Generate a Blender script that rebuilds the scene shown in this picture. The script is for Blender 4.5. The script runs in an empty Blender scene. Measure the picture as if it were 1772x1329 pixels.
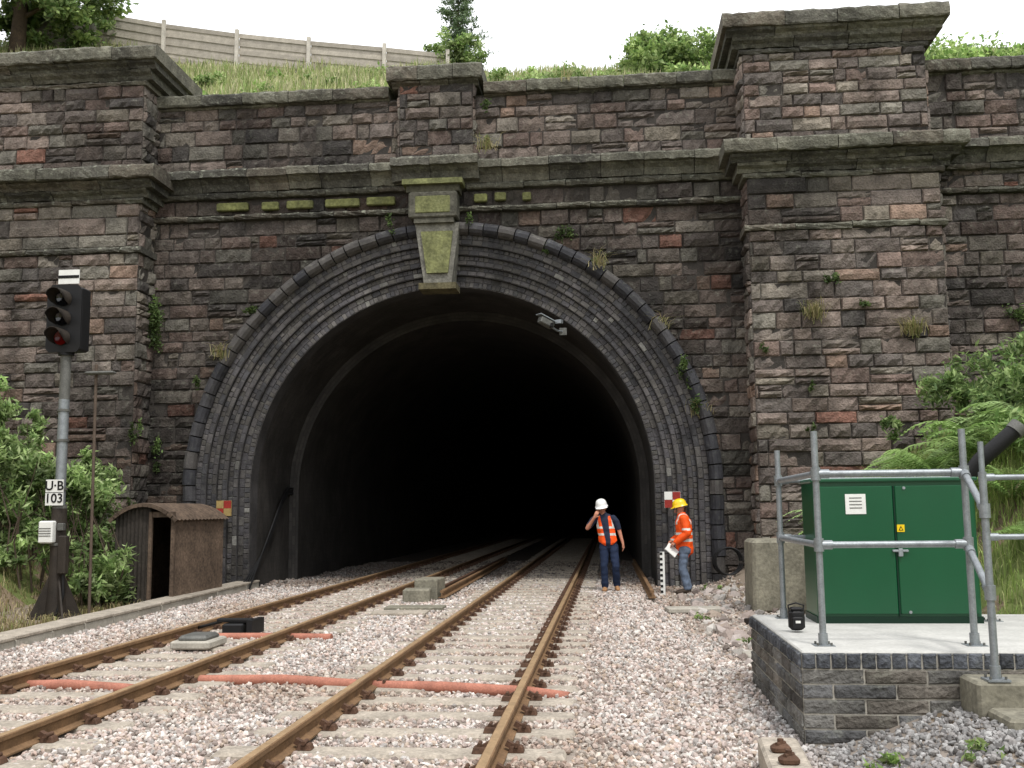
import bpy, math, random
import numpy as np
from mathutils import Vector, Matrix, noise
rnd=random.Random(7); rng=np.random.default_rng(5)
scene=bpy.context.scene
COL=scene.collection
def lin(c):
    return tuple(((v/255)/12.92 if v/255<=.04045 else ((v/255+.055)/1.055)**2.4) for v in c)
def nz(x,y,z=0): return noise.noise(Vector((x,y,z)))
def sstep(a,b,x):
    t=np.clip((x-a)/(b-a),0,1); return t*t*(3-2*t)

# ---------------------------------------------------------------- materials
MATS={}
def mat(name,col=(120,120,120),rough=.85,vcol=False,ns=3.,na=.35,bs=60.,bump=.25,bd=.01,metal=0.,transl=0.,lichen=0.,stain=0.,spec=.3):
    m=bpy.data.materials.new(name); m.use_nodes=True; nt=m.node_tree; N=nt.nodes; L=nt.links
    b=N['Principled BSDF']; out=N['Material Output']
    b.inputs['Roughness'].default_value=rough; b.inputs['Metallic'].default_value=metal
    b.inputs['Specular IOR Level'].default_value=spec
    tc=N.new('ShaderNodeTexCoord')
    if vcol:
        a=N.new('ShaderNodeAttribute'); a.attribute_name='Col'; base=a.outputs['Color']
    else:
        a=N.new('ShaderNodeRGB'); a.outputs[0].default_value=(*lin(col),1); base=a.outputs[0]
    n1=N.new('ShaderNodeTexNoise'); n1.inputs['Scale'].default_value=ns; n1.inputs['Detail'].default_value=6; n1.inputs['Roughness'].default_value=.65
    L.new(tc.outputs['Object'],n1.inputs['Vector'])
    mr=N.new('ShaderNodeMapRange'); mr.inputs[1].default_value=.3; mr.inputs[2].default_value=.7
    mr.inputs[3].default_value=1-na; mr.inputs[4].default_value=1+na
    L.new(n1.outputs[0],mr.inputs[0])
    mul=N.new('ShaderNodeVectorMath'); mul.operation='SCALE'; L.new(base,mul.inputs[0]); L.new(mr.outputs[0],mul.inputs['Scale'])
    cur=mul.outputs[0]
    n2=N.new('ShaderNodeTexNoise'); n2.inputs['Scale'].default_value=bs; n2.inputs['Detail'].default_value=5
    L.new(tc.outputs['Object'],n2.inputs['Vector'])
    mr2=N.new('ShaderNodeMapRange'); mr2.inputs[1].default_value=.3; mr2.inputs[2].default_value=.7
    mr2.inputs[3].default_value=1-na*.7; mr2.inputs[4].default_value=1+na*.7
    L.new(n2.outputs[0],mr2.inputs[0])
    mul2=N.new('ShaderNodeVectorMath'); mul2.operation='SCALE'; L.new(cur,mul2.inputs[0]); L.new(mr2.outputs[0],mul2.inputs['Scale'])
    cur=mul2.outputs[0]
    if stain>0: # large vertical streaks of soot / damp
        mp=N.new('ShaderNodeMapping'); mp.inputs['Scale'].default_value=(1.3,1.3,.22); L.new(tc.outputs['Object'],mp.inputs[0])
        n3=N.new('ShaderNodeTexNoise'); n3.inputs['Scale'].default_value=1.; n3.inputs['Detail'].default_value=5; L.new(mp.outputs[0],n3.inputs['Vector'])
        m3=N.new('ShaderNodeMapRange'); m3.inputs[1].default_value=.45; m3.inputs[2].default_value=.68; m3.inputs[3].default_value=1.; m3.inputs[4].default_value=1-stain
        L.new(n3.outputs[0],m3.inputs[0])
        mu=N.new('ShaderNodeVectorMath'); mu.operation='SCALE'; L.new(cur,mu.inputs[0]); L.new(m3.outputs[0],mu.inputs['Scale']); cur=mu.outputs[0]
    if lichen>0:
        g=N.new('ShaderNodeNewGeometry'); sp=N.new('ShaderNodeSeparateXYZ'); L.new(g.outputs['Normal'],sp.inputs[0])
        up=N.new('ShaderNodeMapRange'); up.inputs[1].default_value=-.1; up.inputs[2].default_value=.9; up.inputs[3].default_value=.25; up.inputs[4].default_value=1.; L.new(sp.outputs['Z'],up.inputs[0])
        n4=N.new('ShaderNodeTexNoise'); n4.inputs['Scale'].default_value=9.; n4.inputs['Detail'].default_value=7; n4.inputs['Roughness'].default_value=.75; L.new(tc.outputs['Object'],n4.inputs['Vector'])
        m4=N.new('ShaderNodeMapRange'); m4.inputs[1].default_value=.53; m4.inputs[2].default_value=.62; L.new(n4.outputs[0],m4.inputs[0])
        mm=N.new('ShaderNodeMath'); mm.operation='MULTIPLY'; L.new(up.outputs[0],mm.inputs[0]); L.new(m4.outputs[0],mm.inputs[1])
        m5=N.new('ShaderNodeMath'); m5.operation='MULTIPLY'; L.new(mm.outputs[0],m5.inputs[0]); m5.inputs[1].default_value=lichen
        mx=N.new('ShaderNodeMix'); mx.data_type='RGBA'; L.new(m5.outputs[0],mx.inputs[0]); L.new(cur,mx.inputs[6]); mx.inputs[7].default_value=(*lin((148,150,134)),1); cur=mx.outputs[2]
    L.new(cur,b.inputs['Base Color'])
    if bump>0:
        bp=N.new('ShaderNodeBump'); bp.inputs['Strength'].default_value=bump; bp.inputs['Distance'].default_value=bd
        L.new(n2.outputs[0],bp.inputs['Height']); L.new(bp.outputs[0],b.inputs['Normal'])
    if transl>0:
        t=N.new('ShaderNodeBsdfTranslucent'); L.new(cur,t.inputs[0]); ms=N.new('ShaderNodeMixShader'); ms.inputs[0].default_value=transl
        L.new(b.outputs[0],ms.inputs[1]); L.new(t.outputs[0],ms.inputs[2]); L.new(ms.outputs[0],out.inputs[0])
    MATS[name]=m; return m
def brickmat(name,c1,c2,mort,bw,rh,ms,bump=.4,stain=True):
    m=bpy.data.materials.new(name); m.use_nodes=True; nt=m.node_tree; N=nt.nodes; L=nt.links
    b=N['Principled BSDF']; b.inputs['Roughness'].default_value=.7; b.inputs['Specular IOR Level'].default_value=.3
    uv=N.new('ShaderNodeUVMap'); uv.uv_map='UVMap'
    br=N.new('ShaderNodeTexBrick'); L.new(uv.outputs[0],br.inputs['Vector'])
    br.inputs['Color1'].default_value=(*lin(c1),1); br.inputs['Color2'].default_value=(*lin(c2),1); br.inputs['Mortar'].default_value=(*lin(mort),1)
    br.inputs['Scale'].default_value=1; br.inputs['Mortar Size'].default_value=ms; br.inputs['Brick Width'].default_value=bw; br.inputs['Row Height'].default_value=rh
    br.inputs['Mortar Smooth'].default_value=.3; br.inputs['Bias'].default_value=-.2
    tc=N.new('ShaderNodeTexCoord'); n=N.new('ShaderNodeTexNoise'); n.inputs['Scale'].default_value=1.1; n.inputs['Detail'].default_value=8; n.inputs['Roughness'].default_value=.7; L.new(tc.outputs['Object'],n.inputs['Vector'])
    mr=N.new('ShaderNodeMapRange'); mr.inputs[1].default_value=.3; mr.inputs[2].default_value=.7; mr.inputs[3].default_value=.5; mr.inputs[4].default_value=1.6; L.new(n.outputs[0],mr.inputs[0])
    mu=N.new('ShaderNodeVectorMath'); mu.operation='SCALE'; L.new(br.outputs[0],mu.inputs[0]); L.new(mr.outputs[0],mu.inputs['Scale'])
    L.new(mu.outputs[0],b.inputs['Base Color'])
    n2=N.new('ShaderNodeTexNoise'); n2.inputs['Scale'].default_value=35; L.new(tc.outputs['Object'],n2.inputs['Vector'])
    ad=N.new('ShaderNodeMath'); ad.operation='MULTIPLY_ADD'; L.new(br.outputs['Fac'],ad.inputs[0]); ad.inputs[1].default_value=-1.; L.new(n2.outputs[0],ad.inputs[2])
    bp=N.new('ShaderNodeBump'); bp.inputs['Strength'].default_value=bump; bp.inputs['Distance'].default_value=.02; L.new(ad.outputs[0],bp.inputs['Height']); L.new(bp.outputs[0],b.inputs['Normal'])
    MATS[name]=m
mat('rubble_stone',vcol=True,ns=4,na=.34,bs=24,bump=1.,bd=.035,stain=.55,lichen=.3,rough=.9)
mat('coping_stone',vcol=True,ns=3.5,na=.4,bs=25,bump=.9,bd=.03,stain=.5,lichen=.9,rough=.9)
mat('mortar',(54,50,46),bs=30,bump=.6,bd=.02)
mat('hood_brick',vcol=True,ns=4,na=.35,bs=40,bump=.6,bd=.015,rough=.7,lichen=.25,stain=.35)
brickmat('ring_brick',(50,49,50),(60,58,58),(66,64,62),.235,.078,.008)
brickmat('lining_brick',(46,44,42),(60,57,54),(40,38,36),.235,.08,.008)
mat('gravel',vcol=True,ns=30,na=.14,bs=120,bump=.2,bd=.004)
mat('leaf',vcol=True,ns=2,na=.15,bs=10,bump=0,transl=.4,rough=.6)
mat('vc',vcol=True,ns=6,na=.12,bs=60,bump=.15,bd=.004)
mat('rail_rust',(118,92,66),ns=4,na=.3,bs=60,bump=.3,bd=.004,rough=.8)
mat('rail_top',(160,134,102),ns=6,na=.2,bs=60,bump=.1,rough=.5,metal=.3)
mat('rust_dark',(80,58,44),ns=9,na=.35,rough=.8)
mat('concrete',(160,155,144),ns=3,na=.22,bs=40,bump=.4,bd=.008)
mat('sleeper_concrete',(156,147,134),ns=5,na=.28,bs=40,bump=.4,bd=.008)
mat('old_concrete',(122,118,104),ns=3,na=.35,bs=25,bump=.6,bd=.012)
mat('slab_concrete',(178,177,172),ns=3,na=.14,bs=40,bump=.3,bd=.005)
mat('galv',(138,143,146),ns=12,na=.2,bs=80,bump=.1,rough=.45,metal=.5)
mat('galv_dark',(98,98,94),ns=5,na=.3,bs=60,bump=.1,rough=.6,metal=.3)
mat('black',(22,22,23),ns=5,na=.2,rough=.55)
mat('void_black',(8,8,8),ns=5,na=.2,rough=.9,bump=0)
mat('soot_iron',(48,42,36),ns=3,na=.4,rough=.7)
mat('pole_brown',(84,72,62),ns=3,na=.3,rough=.7)
mat('green_paint',(5,72,42),ns=2,na=.07,bs=120,bump=.04,rough=.32,spec=.5)
mat('green_dark',(4,38,24),ns=2,na=.06,bs=120,bump=.04,rough=.4)
mat('white',(218,218,213),ns=6,na=.06,bs=60,bump=.05,rough=.5)
mat('text_black',(18,18,18),na=.02,bump=0)
mat('yellow',(225,190,20),ns=5,na=.05,bump=0,rough=.5)
mat('red_paint',(140,42,34),ns=12,na=.2,rough=.6)
mat('cream_paint',(150,128,80),ns=12,na=.2,rough=.6)
mat('red_lens',(90,12,8),ns=2,na=.05,bump=0,rough=.15)
mat('glass_dark',(16,16,18),ns=2,na=.05,bump=0,rough=.1,spec=.6)
mat('orange_pipe',(158,104,86),ns=5,na=.25,rough=.7)
mat('corrugated',(88,74,62),ns=2.5,na=.4,bs=20,bump=.3,rough=.8)
mat('corrugated_dark',(52,47,42),ns=2.5,na=.4,bs=20,bump=.3,rough=.8)
mat('fence_wood',vcol=True,ns=4,na=.2,bs=30,bump=.3,rough=.9)
mat('bark',(70,58,46),ns=6,na=.4,bs=30,bump=.8)
mat('roof_tile',(112,100,94),ns=3,na=.2,bs=20,bump=.5)
mat('render_wall',(190,184,172),ns=2,na=.1)
mat('shed_wood',(70,58,48),ns=3,na=.3)
mat('hivis',(235,84,20),ns=8,na=.08,bs=20,bump=.35,bd=.012,rough=.6)
mat('reflective',(205,208,200),ns=8,na=.06,bump=.1,rough=.35)
mat('tshirt',(34,42,60),ns=8,na=.12,bs=20,bump=.3,bd=.01)
mat('jeans_dark',(30,42,66),ns=8,na=.2,bs=22,bump=.4,bd=.012)
mat('jeans_light',(94,106,124),ns=8,na=.2,bs=22,bump=.4,bd=.012)
mat('skin',(176,122,98),ns=8,na=.08,bs=40,bump=.05,rough=.55)
mat('hair',(62,44,32),ns=20,na=.2,bump=.2)
mat('boot_tan',(150,112,78),ns=8,na=.2)
mat('boot_dark',(60,50,42),ns=8,na=.2)
mat('helmet_white',(225,225,222),ns=4,na=.03,bump=0,rough=.3,spec=.5)
mat('helmet_yellow',(232,190,20),ns=4,na=.03,bump=0,rough=.3,spec=.5)
mat('mossy',vcol=True,ns=4,na=.4,bs=18,bump=.7,bd=.02,stain=.45,lichen=.2)

# ---------------------------------------------------------------- mesh helpers
def finish(ob,parent=None):
    COL.objects.link(ob)
    if parent:
        ob.parent=parent
    return ob
def np_mesh(name,V,F,cols=None,matnames=('vc',),midx=None,origin=None,uv=None,smooth=False,parent=None):
    V=np.asarray(V,dtype=np.float64).reshape(-1,3)
    if parent is not None: origin=tuple(parent.location)
    if origin is not None: V=V-np.array(origin)
    if not isinstance(F,list): F=[F]
    F=[np.asarray(f,dtype=np.int32) for f in F if len(f)]
    loops=np.concatenate([f.ravel() for f in F]); tot=np.concatenate([np.full(len(f),f.shape[1],dtype=np.int32) for f in F])
    start=np.concatenate([[0],np.cumsum(tot)[:-1]]).astype(np.int32)
    me=bpy.data.meshes.new(name)
    me.vertices.add(len(V)); me.vertices.foreach_set('co',V.astype(np.float32).ravel())
    me.loops.add(len(loops)); me.loops.foreach_set('vertex_index',loops)
    me.polygons.add(len(tot)); me.polygons.foreach_set('loop_start',start)
    for mn in matnames: me.materials.append(MATS[mn])
    if midx is not None: me.polygons.foreach_set('material_index',np.asarray(midx,dtype=np.int32))
    me.update(calc_edges=True)
    if cols is not None:
        at=me.color_attributes.new('Col','FLOAT_COLOR','CORNER')
        c=np.repeat(np.asarray(cols,dtype=np.float32).reshape(-1,3),tot,axis=0)
        c=np.concatenate([c,np.ones((len(c),1),dtype=np.float32)],1); at.data.foreach_set('color',c.ravel())
    if uv is not None:
        l=me.uv_layers.new(name='UVMap'); l.data.foreach_set('uv',np.asarray(uv,dtype=np.float32).ravel())
    me.polygons.foreach_set('use_smooth',np.full(len(tot),smooth))
    me.validate(clean_customdata=False)
    ob=bpy.data.objects.new(name,me)
    if parent is None and origin is not None: ob.location=origin
    return finish(ob,parent)
class B:
    def __init__(s): s.v=[];s.f=[];s.m=[];s.mn=[];s.c=[];s.sm=[]
    def mi(s,n):
        if n not in s.mn: s.mn.append(n)
        return s.mn.index(n)
    def add(s,vs,fs,m,col=(.2,.2,.2),smooth=False):
        o=len(s.v); s.v+= [tuple(p) for p in vs]
        for f in fs: s.f.append([o+i for i in f]); s.m.append(s.mi(m)); s.c.append(col); s.sm.append(smooth)
    def box(s,c,d,m,rz=0,rx=0,ry=0,col=(.2,.2,.2),ch=0.0,taper=1.0):
        R=Matrix.Rotation(rz,3,'Z')@Matrix.Rotation(ry,3,'Y')@Matrix.Rotation(rx,3,'X')
        x,y,z=d[0]/2,d[1]/2,d[2]/2
        if ch<=0:
            P=[(-x,-y,-z),(x,-y,-z),(x,y,-z),(-x,y,-z),(-x*taper,-y*taper,z),(x*taper,-y*taper,z),(x*taper,y*taper,z),(-x*taper,y*taper,z)]
            F=[(0,3,2,1),(4,5,6,7),(0,1,5,4),(1,2,6,5),(2,3,7,6),(3,0,4,7)]
        else:
            P=[];F=[]
            def ring(ix,iy,zz):
                pts=[(-ix+ch,-iy),(ix-ch,-iy),(ix,-iy+ch),(ix,iy-ch),(ix-ch,iy),(-ix+ch,iy),(-ix,iy-ch),(-ix,-iy+ch)]
                b=len(P); P.extend([(a,bb,zz) for a,bb in pts]); return b
            r=[ring(x-ch,y-ch,-z),ring(x,y,-z+ch),ring(x*taper,y*taper,z-ch),ring(x*taper-ch,y*taper-ch,z)]
            for k in range(3):
                for i in range(8): j=(i+1)%8; F.append((r[k]+i,r[k]+j,r[k+1]+j,r[k+1]+i))
            F.append(tuple(r[0]+i for i in range(7,-1,-1))); F.append(tuple(r[3]+i for i in range(8)))
        s.add([R@Vector(p)+Vector(c) for p in P],F,m,col)
    def tube(s,pts,r,m,n=12,col=(.2,.2,.2),caps=True,smooth=True):
        pts=[Vector(p) for p in pts]; rs=r if isinstance(r,(list,tuple)) else [r]*len(pts)
        vs=[];fs=[]
        prev=None
        for i,p in enumerate(pts):
            t=(pts[min(i+1,len(pts)-1)]-pts[max(i-1,0)]).normalized()
            if prev is None:
                a=t.cross(Vector((0,0,1)))
                if a.length<.01: a=Vector((1,0,0))
            else: a=prev-t*prev.dot(t)
            a.normalize(); prev=a; b=t.cross(a)
            for k in range(n):
                an=2*math.pi*k/n; vs.append(p+(a*math.cos(an)+b*math.sin(an))*rs[i])
        for i in range(len(pts)-1):
            for k in range(n): j=(k+1)%n; fs.append((i*n+k,i*n+j,(i+1)*n+j,(i+1)*n+k))
        s.add(vs,fs,m,col,smooth)
        if caps:
            s.add(vs[:n],[tuple(range(n-1,-1,-1))],m,col); s.add(vs[-n:],[tuple(range(n))],m,col)
    def prism(s,poly,y0,y1,m,col=(.2,.2,.2)):
        n=len(poly); vs=[(x,y0,z) for x,z in poly]+[(x,y1,z) for x,z in poly]
        fs=[tuple(range(n)),tuple(range(2*n-1,n-1,-1))]+[(i,i+n,(i+1)%n+n,(i+1)%n) for i in range(n)]
        s.add(vs,fs,m,col)
    def lathe(s,c,prof,m,n=20,sx=1,sy=1,rot=None,smooth=True):
        vs=[];fs=[]; R=rot or Matrix.Identity(3)
        for r,z in prof:
            for k in range(n): a=2*math.pi*k/n; vs.append(R@Vector((r*math.cos(a)*sx,r*math.sin(a)*sy,z))+Vector(c))
        for i in range(len(prof)-1):
            for k in range(n): j=(k+1)%n; fs.append((i*n+k,i*n+j,(i+1)*n+j,(i+1)*n+k))
        s.add(vs,fs,m,smooth=smooth)
    def obj(s,name,origin=(0,0,0),parent=None,local=False):
        me=bpy.data.meshes.new(name); O=Vector((0,0,0)) if local else (Vector(parent.location) if parent else Vector(origin))
        me.from_pydata([Vector(p)-O for p in s.v],[],s.f)
        for mn in s.mn: me.materials.append(MATS[mn])
        me.polygons.foreach_set('material_index',s.m); me.polygons.foreach_set('use_smooth',s.sm)
        at=me.color_attributes.new('Col','FLOAT_COLOR','CORNER'); arr=[]
        for f,c in zip(s.f,s.c): arr+= [c[0],c[1],c[2],1.]*len(f)
        at.data.foreach_set('color',arr)
        ob=bpy.data.objects.new(name,me)
        if not parent: ob.location=O
        return finish(ob,parent)
def empty(name,loc=(0,0,0)):
    e=bpy.data.objects.new(name,None); e.location=loc; e.empty_display_size=.2; COL.objects.link(e); return e
def text(body,loc,size,m,parent,rot=(math.pi/2,0,0),name='lettering'):
    cu=bpy.data.curves.new(name,'FONT'); cu.body=body; cu.size=size; cu.align_x='CENTER'; cu.align_y='CENTER'; cu.extrude=.002; cu.offset=.003
    cu.materials.append(MATS[m]); ob=bpy.data.objects.new(name,cu); ob.rotation_euler=rot
    ob.location=Vector(loc)-parent.location; return finish(ob,parent)

# ---------------------------------------------------------------- portal
CX,CZ,RI,RO=-3.55,2.2,4.55,5.97
WY=22.5; PY=21.7
PAL=[((98,90,83),4),((104,93,86),4),((90,82,77),4),((110,98,90),3),((100,96,88),3),((82,76,72),3),((116,98,86),1.6),((114,107,98),1.6),((98,84,77),3),((70,66,63),1.2),((106,99,89),2)]
PW=[w for _,w in PAL]
def stonecol(x,z,tone=1.,wet=0):
    c=np.array(lin(rnd.choices([p for p,_ in PAL],PW)[0]))*rnd.uniform(.82,1.16)
    if rnd.random()<.025: c=np.array(lin((118,86,74)))*rnd.uniform(.85,1.1)
    n=nz(x*.35,z*.35,3.1)+.5*nz(x*.9,z*.9,9.)
    k=1-.55*max(0,min(1,(n+.0)*2.2))
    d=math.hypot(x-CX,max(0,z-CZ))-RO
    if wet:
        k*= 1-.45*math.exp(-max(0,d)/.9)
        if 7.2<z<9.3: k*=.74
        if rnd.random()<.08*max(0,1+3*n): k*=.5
    return c*k*tone
class SP: # stone panel accumulator
    def __init__(s): s.V=[];s.F=[];s.C=[];s.n=0
    def stone(s,O,U,N,u0,z0,u1,z1,col,dep=.045,rough=.02,warp=None,nu=None,nzv=5,g=.007,marg=.022):
        u0+=g;u1-=g;z0+=g;z1-=g
        w=u1-u0;h=z1-z0
        if w<.03 or h<.03: return
        nu=nu or max(5,min(10,int(w/.1)+3))
        mg=min(marg,w*.2,h*.25)
        us=[u0,u0+mg]+[u0+mg+(w-2*mg)*(i)/(nu-3) for i in range(1,nu-3)]+[u1-mg,u1]
        zs=[z0,z0+mg]+[z0+mg+(h-2*mg)*i/(nzv-3) for i in range(1,nzv-3)]+[z1-mg,z1]
        b=s.n; d0=dep*rnd.uniform(.4,1.35); tl=rnd.uniform(-.6,.6)*rough; tz=rnd.uniform(-.7,.7)*rough
        nuu=len(us);nzz=len(zs); allin=True; pts=[]
        for j,z in enumerate(zs):
            for i,u in enumerate(us):
                edge=(i in(0,nuu-1)) or (j in (0,nzz-1))
                e2=(i in(1,nuu-2)) or (j in (1,nzz-2))
                d=0 if edge else d0*(.75 if e2 else 1.15)+rnd.uniform(-1,1)*rough+tl*(u-u0)/w*2+tz*(z-z0)/h*2
                uu=u+rnd.uniform(-.3,.3)*min(mg,.03); zz=z+rnd.uniform(-.3,.3)*min(mg,.026)
                if warp:
                    uu,zz,ins=warp(uu,zz)
                    if not ins: allin=False
                pts.append(O+U*uu+N*d+Vector((0,0,zz)))
        if warp and allin: return
        s.V+=pts; s.n+=len(pts)
        for j in range(nzz-1):
            for i in range(nuu-1):
                a=b+j*nuu+i; s.F.append((a,a+1,a+1+nuu,a+nuu)); s.C.append(col)
    def panel(s,O,U,N,u0,u1,z0,z1,colf,hr=(.24,.37),wr=(.34,.95),warp=None,dep=.055,rough=.026,stretch=0):
        O=Vector(O);U=Vector(U);N=Vector(N)
        z=z0
        while z<z1-.02:
            h=rnd.uniform(*hr)
            if z+h>z1-.12: h=z1-z
            u=u0-rnd.uniform(0,.3)
            while u<u1-.02:
                w=rnd.uniform(*wr)*(1 if rnd.random()>.25 else .55)
                if u+w>u1-.15: w=u1-u
                ua=max(u,u0); ub=min(u+w,u1)
                if ub-ua>.05:
                    p=O+U*((ua+ub)/2); xx=p.x
                    if h>.27 and rnd.random()<.14 and hr[1]>.3:
                        k=z+h*rnd.uniform(.4,.6)
                        s.stone(O,U,N,ua,z,ub,k,colf(xx,z),dep,rough,warp); s.stone(O,U,N,ua,k,ub,z+h,colf(xx,z+.1),dep,rough,warp)
                    else: s.stone(O,U,N,ua,z,ub,z+h,colf(xx,z+h/2),dep,rough,warp)
                u+=w
            z+=h
    def obj(s,name,m,parent=None):
        return np_mesh(name,np.array([tuple(p) for p in s.V]),np.array(s.F),np.array(s.C),(m,),parent=parent)
RH=5.76
def warp(u,z):
    dx=u-CX
    if z>=CZ:
        r=math.hypot(dx,z-CZ)
        if r<RH:
            k=RH/max(r,.01); return CX+dx*k,CZ+(z-CZ)*k,True
        return u,z,False
    if abs(dx)<RH: return CX+math.copysign(RH,dx),z,True
    return u,z,False

portal=empty('tunnel_portal',(0,0,0))
sp=SP()
f=(1,0,0);nf=(0,-1,0)
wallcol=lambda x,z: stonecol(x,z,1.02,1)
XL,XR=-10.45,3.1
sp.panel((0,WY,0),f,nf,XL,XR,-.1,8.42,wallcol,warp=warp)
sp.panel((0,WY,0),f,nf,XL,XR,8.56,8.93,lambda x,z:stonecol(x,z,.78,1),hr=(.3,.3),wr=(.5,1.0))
sp.panel((0,WY,0),f,nf,XL,-4.6,9.62,11.17,lambda x,z:stonecol(x,z,1.06))
sp.panel((0,WY,0),f,nf,-2.9,XR,9.62,11.17,lambda x,z:stonecol(x,z,1.06))
sp.panel((0,WY-.22,0),f,nf,-4.6,-2.9,9.62,11.45,lambda x,z:stonecol(x,z,1.0),hr=(.25,.38),wr=(.5,.9))
sp.panel((-4.6,WY,0),(0,-1,0),(-1,0,0),0,.22,9.62,11.45,lambda x,z:stonecol(x,z,1.0),hr=(.25,.38))
sp.panel((-2.9,WY-.22,0),(0,1,0),(1,0,0),0,.22,9.62,11.45,lambda x,z:stonecol(x,z,1.0),hr=(.25,.38))
for a,b in ((7.1,16.),(-20,-14.4)):
    sp.panel((0,WY,0),f,nf,a,b,-.1,8.42,lambda x,z:stonecol(x,z,1.05))
    sp.panel((0,WY,0),f,nf,a,b,8.56,9.1,lambda x,z:stonecol(x,z,1.05))
    sp.panel((0,WY,0),f,nf,a,b,9.62,11.17,lambda x,z:stonecol(x,z,1.05))
pc=lambda x,z: stonecol(x,z,1.42)
pcl=lambda x,z: stonecol(x,z,1.25)
for (a,b,c) in ((3.1,7.1,pc),(-14.4,XL,pcl)):
    bu=b-.15 if a>0 else b-.0
    au=a
    sp.panel((0,PY,0),f,nf,a,b,-.1,7.55,c,hr=(.24,.36),wr=(.4,1.0))
    sp.panel((0,PY,0),f,nf,a,b,7.68,8.7,c,hr=(.3,.42),wr=(.7,1.4),rough=.015)
    sp.panel((0,PY,0),f,nf,au,bu,9.47,11.5,c,hr=(.24,.36),wr=(.4,.95))
    for (z0,z1) in ((-.1,7.55),(7.68,8.7)):
        sp.panel((a,WY+.0,0),(0,-1,0),(-1,0,0),0,WY-PY,z0,z1,c,hr=(.24,.36),wr=(.4,.8))
        sp.panel((b,PY,0),(0,1,0),(1,0,0),0,WY-PY,z0,z1,c,hr=(.24,.36),wr=(.4,.8))
    sp.panel((au,WY+1.0,0),(0,-1,0),(-1,0,0),0,WY+1.0-PY,9.47,11.5,c,hr=(.24,.36),wr=(.4,.8))
    sp.panel((bu,PY,0),(0,1,0),(1,0,0),0,WY+1.0-PY,9.47,11.5,c,hr=(.24,.36),wr=(.4,.8))
sp.obj('stone_facing','rubble_stone',portal)
V=[];F=[]
xs=list(np.arange(-40,36.01,.5))+list(np.linspace(CX-RH,CX+RH,121)); xs=sorted(set(round(x,3) for x in xs))
for x in xs:
    zb=-.5
    if abs(x-CX)<=RH: zb=CZ+math.sqrt(max(0,RH*RH-(x-CX)**2))
    V+=[(x,WY-.002,zb),(x,WY-.002,11.2),(x,WY+.75,11.2),(x,WY+.75,9.5)]
for i in range(len(xs)-1):
    a=4*i
    for k in range(3):
        F.append((a+k,a+4+k,a+5+k,a+1+k))
np_mesh('backing_wall',V,np.array(F),None,('mortar',),parent=portal)
b=B()
for a,c in ((3.1,7.1),(-14.4,XL)):
    cc=(a+c)/2; w=c-a
    bw=.15 if a>0 else 0
    b.box((cc,(PY+WY+.3)/2+.003,4.3),(w-.006,WY+.3-PY,9.6),'mortar')
    b.box((cc-bw/2,(PY+WY+1)/2+.003,10.3),(w-bw-.006,WY+1.-PY-.006,2.6),'mortar')
b.box((-3.75,WY-.108,10.4),(1.69,.21,2.0),'mortar')
b.obj('pier_core',(0,0,0),portal)
def ccol(t=1.): 
    return np.array(lin(rnd.choice([(90,88,78),(98,95,84),(78,76,69),(92,86,76),(104,102,90)])))*rnd.uniform(.8,1.15)*t
class MO(SP):
    def ext(s,prof,x0,x1,seg=.95,jit=.014,gap=.007,tone=1.):
        x=x0
        while x<x1-.01:
            w=min(seg*rnd.uniform(.75,1.3),x1-x)
            if x1-x-w<.3: w=x1-x
            n=max(3,int(w/.12)); col=ccol(tone); dz=rnd.uniform(-.012,.012); dy=rnd.uniform(-.016,.016)
            base=s.n; m=len(prof)
            for i in range(n+1):
                xx=x+gap+(w-2*gap)*i/n
                for (y,z) in prof:
                    s.V.append(Vector((xx+rnd.uniform(-.003,.003),y+dy+rnd.uniform(-jit,jit),z+dz+rnd.uniform(-jit,jit))))
            s.n+=(n+1)*m
            for i in range(n):
                for k in range(m):
                    k2=(k+1)%m; a=base+i*m; s.F.append((a+k2,a+k,a+m+k,a+m+k2)); s.C.append(col)
            s.cap=getattr(s,'cap',[]); s.cap.append((base,m,col)); s.cap.append((base+n*m,m,col))
            x+=w
    def fin(s,name,m,parent):
        for (bb,mm,col) in s.cap:
            ctr=sum((s.V[bb+k] for k in range(mm)),Vector())/mm; s.V.append(ctr); ci=s.n; s.n+=1
            for k in range(mm): s.F.append((bb+k,bb+(k+1)%mm,ci,ci)); s.C.append(col)
        Fa=[np.array([q for q in s.F if q[2]!=q[3]]),np.array([q[:3] for q in s.F if q[2]==q[3]])]
        Ca=[c for q,c in zip(s.F,s.C) if q[2]!=q[3]]+[c for q,c in zip(s.F,s.C) if q[2]==q[3]]
        return np_mesh(name,np.array([tuple(p) for p in s.V]),Fa,np.array(Ca),(m,),parent=parent)
def prof(yf,yb,z0,z1,kind='slab'):
    h=z1-z0
    if kind=='slab': return [(yb,z0),(yf+.02,z0),(yf,z0+.03),(yf-.01,z0+h*.5),(yf,z1-.05),(yf+.05,z1),(yb,z1+.02)]
    if kind=='cornice': return [(yb,z0),(yf+.28,z0),(yf+.22,z0+h*.3),(yf+.12,z0+h*.45),(yf+.1,z0+h*.5),(yf,z0+h*.52),(yf,z1-.1),(yf+.1,z1-.03),(yb,z1)]
    if kind=='cove': return [(yb,z0),(yf+.16,z0),(yf+.12,z0+h*.4),(yf+.03,z0+h*.7),(yf,z1),(yb,z1)]
mo=MO()
for a,c in ((XL,-4.86),(-2.66,XR),(7.1,20.),(-24,-14.4)):
    mo.ext(prof(WY-.2,WY+.85,11.2,11.48),a,c,1.0)
    mo.ext(prof(WY-.1,WY+.8,11.08,11.195,'cove'),a,c,1.2)
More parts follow.
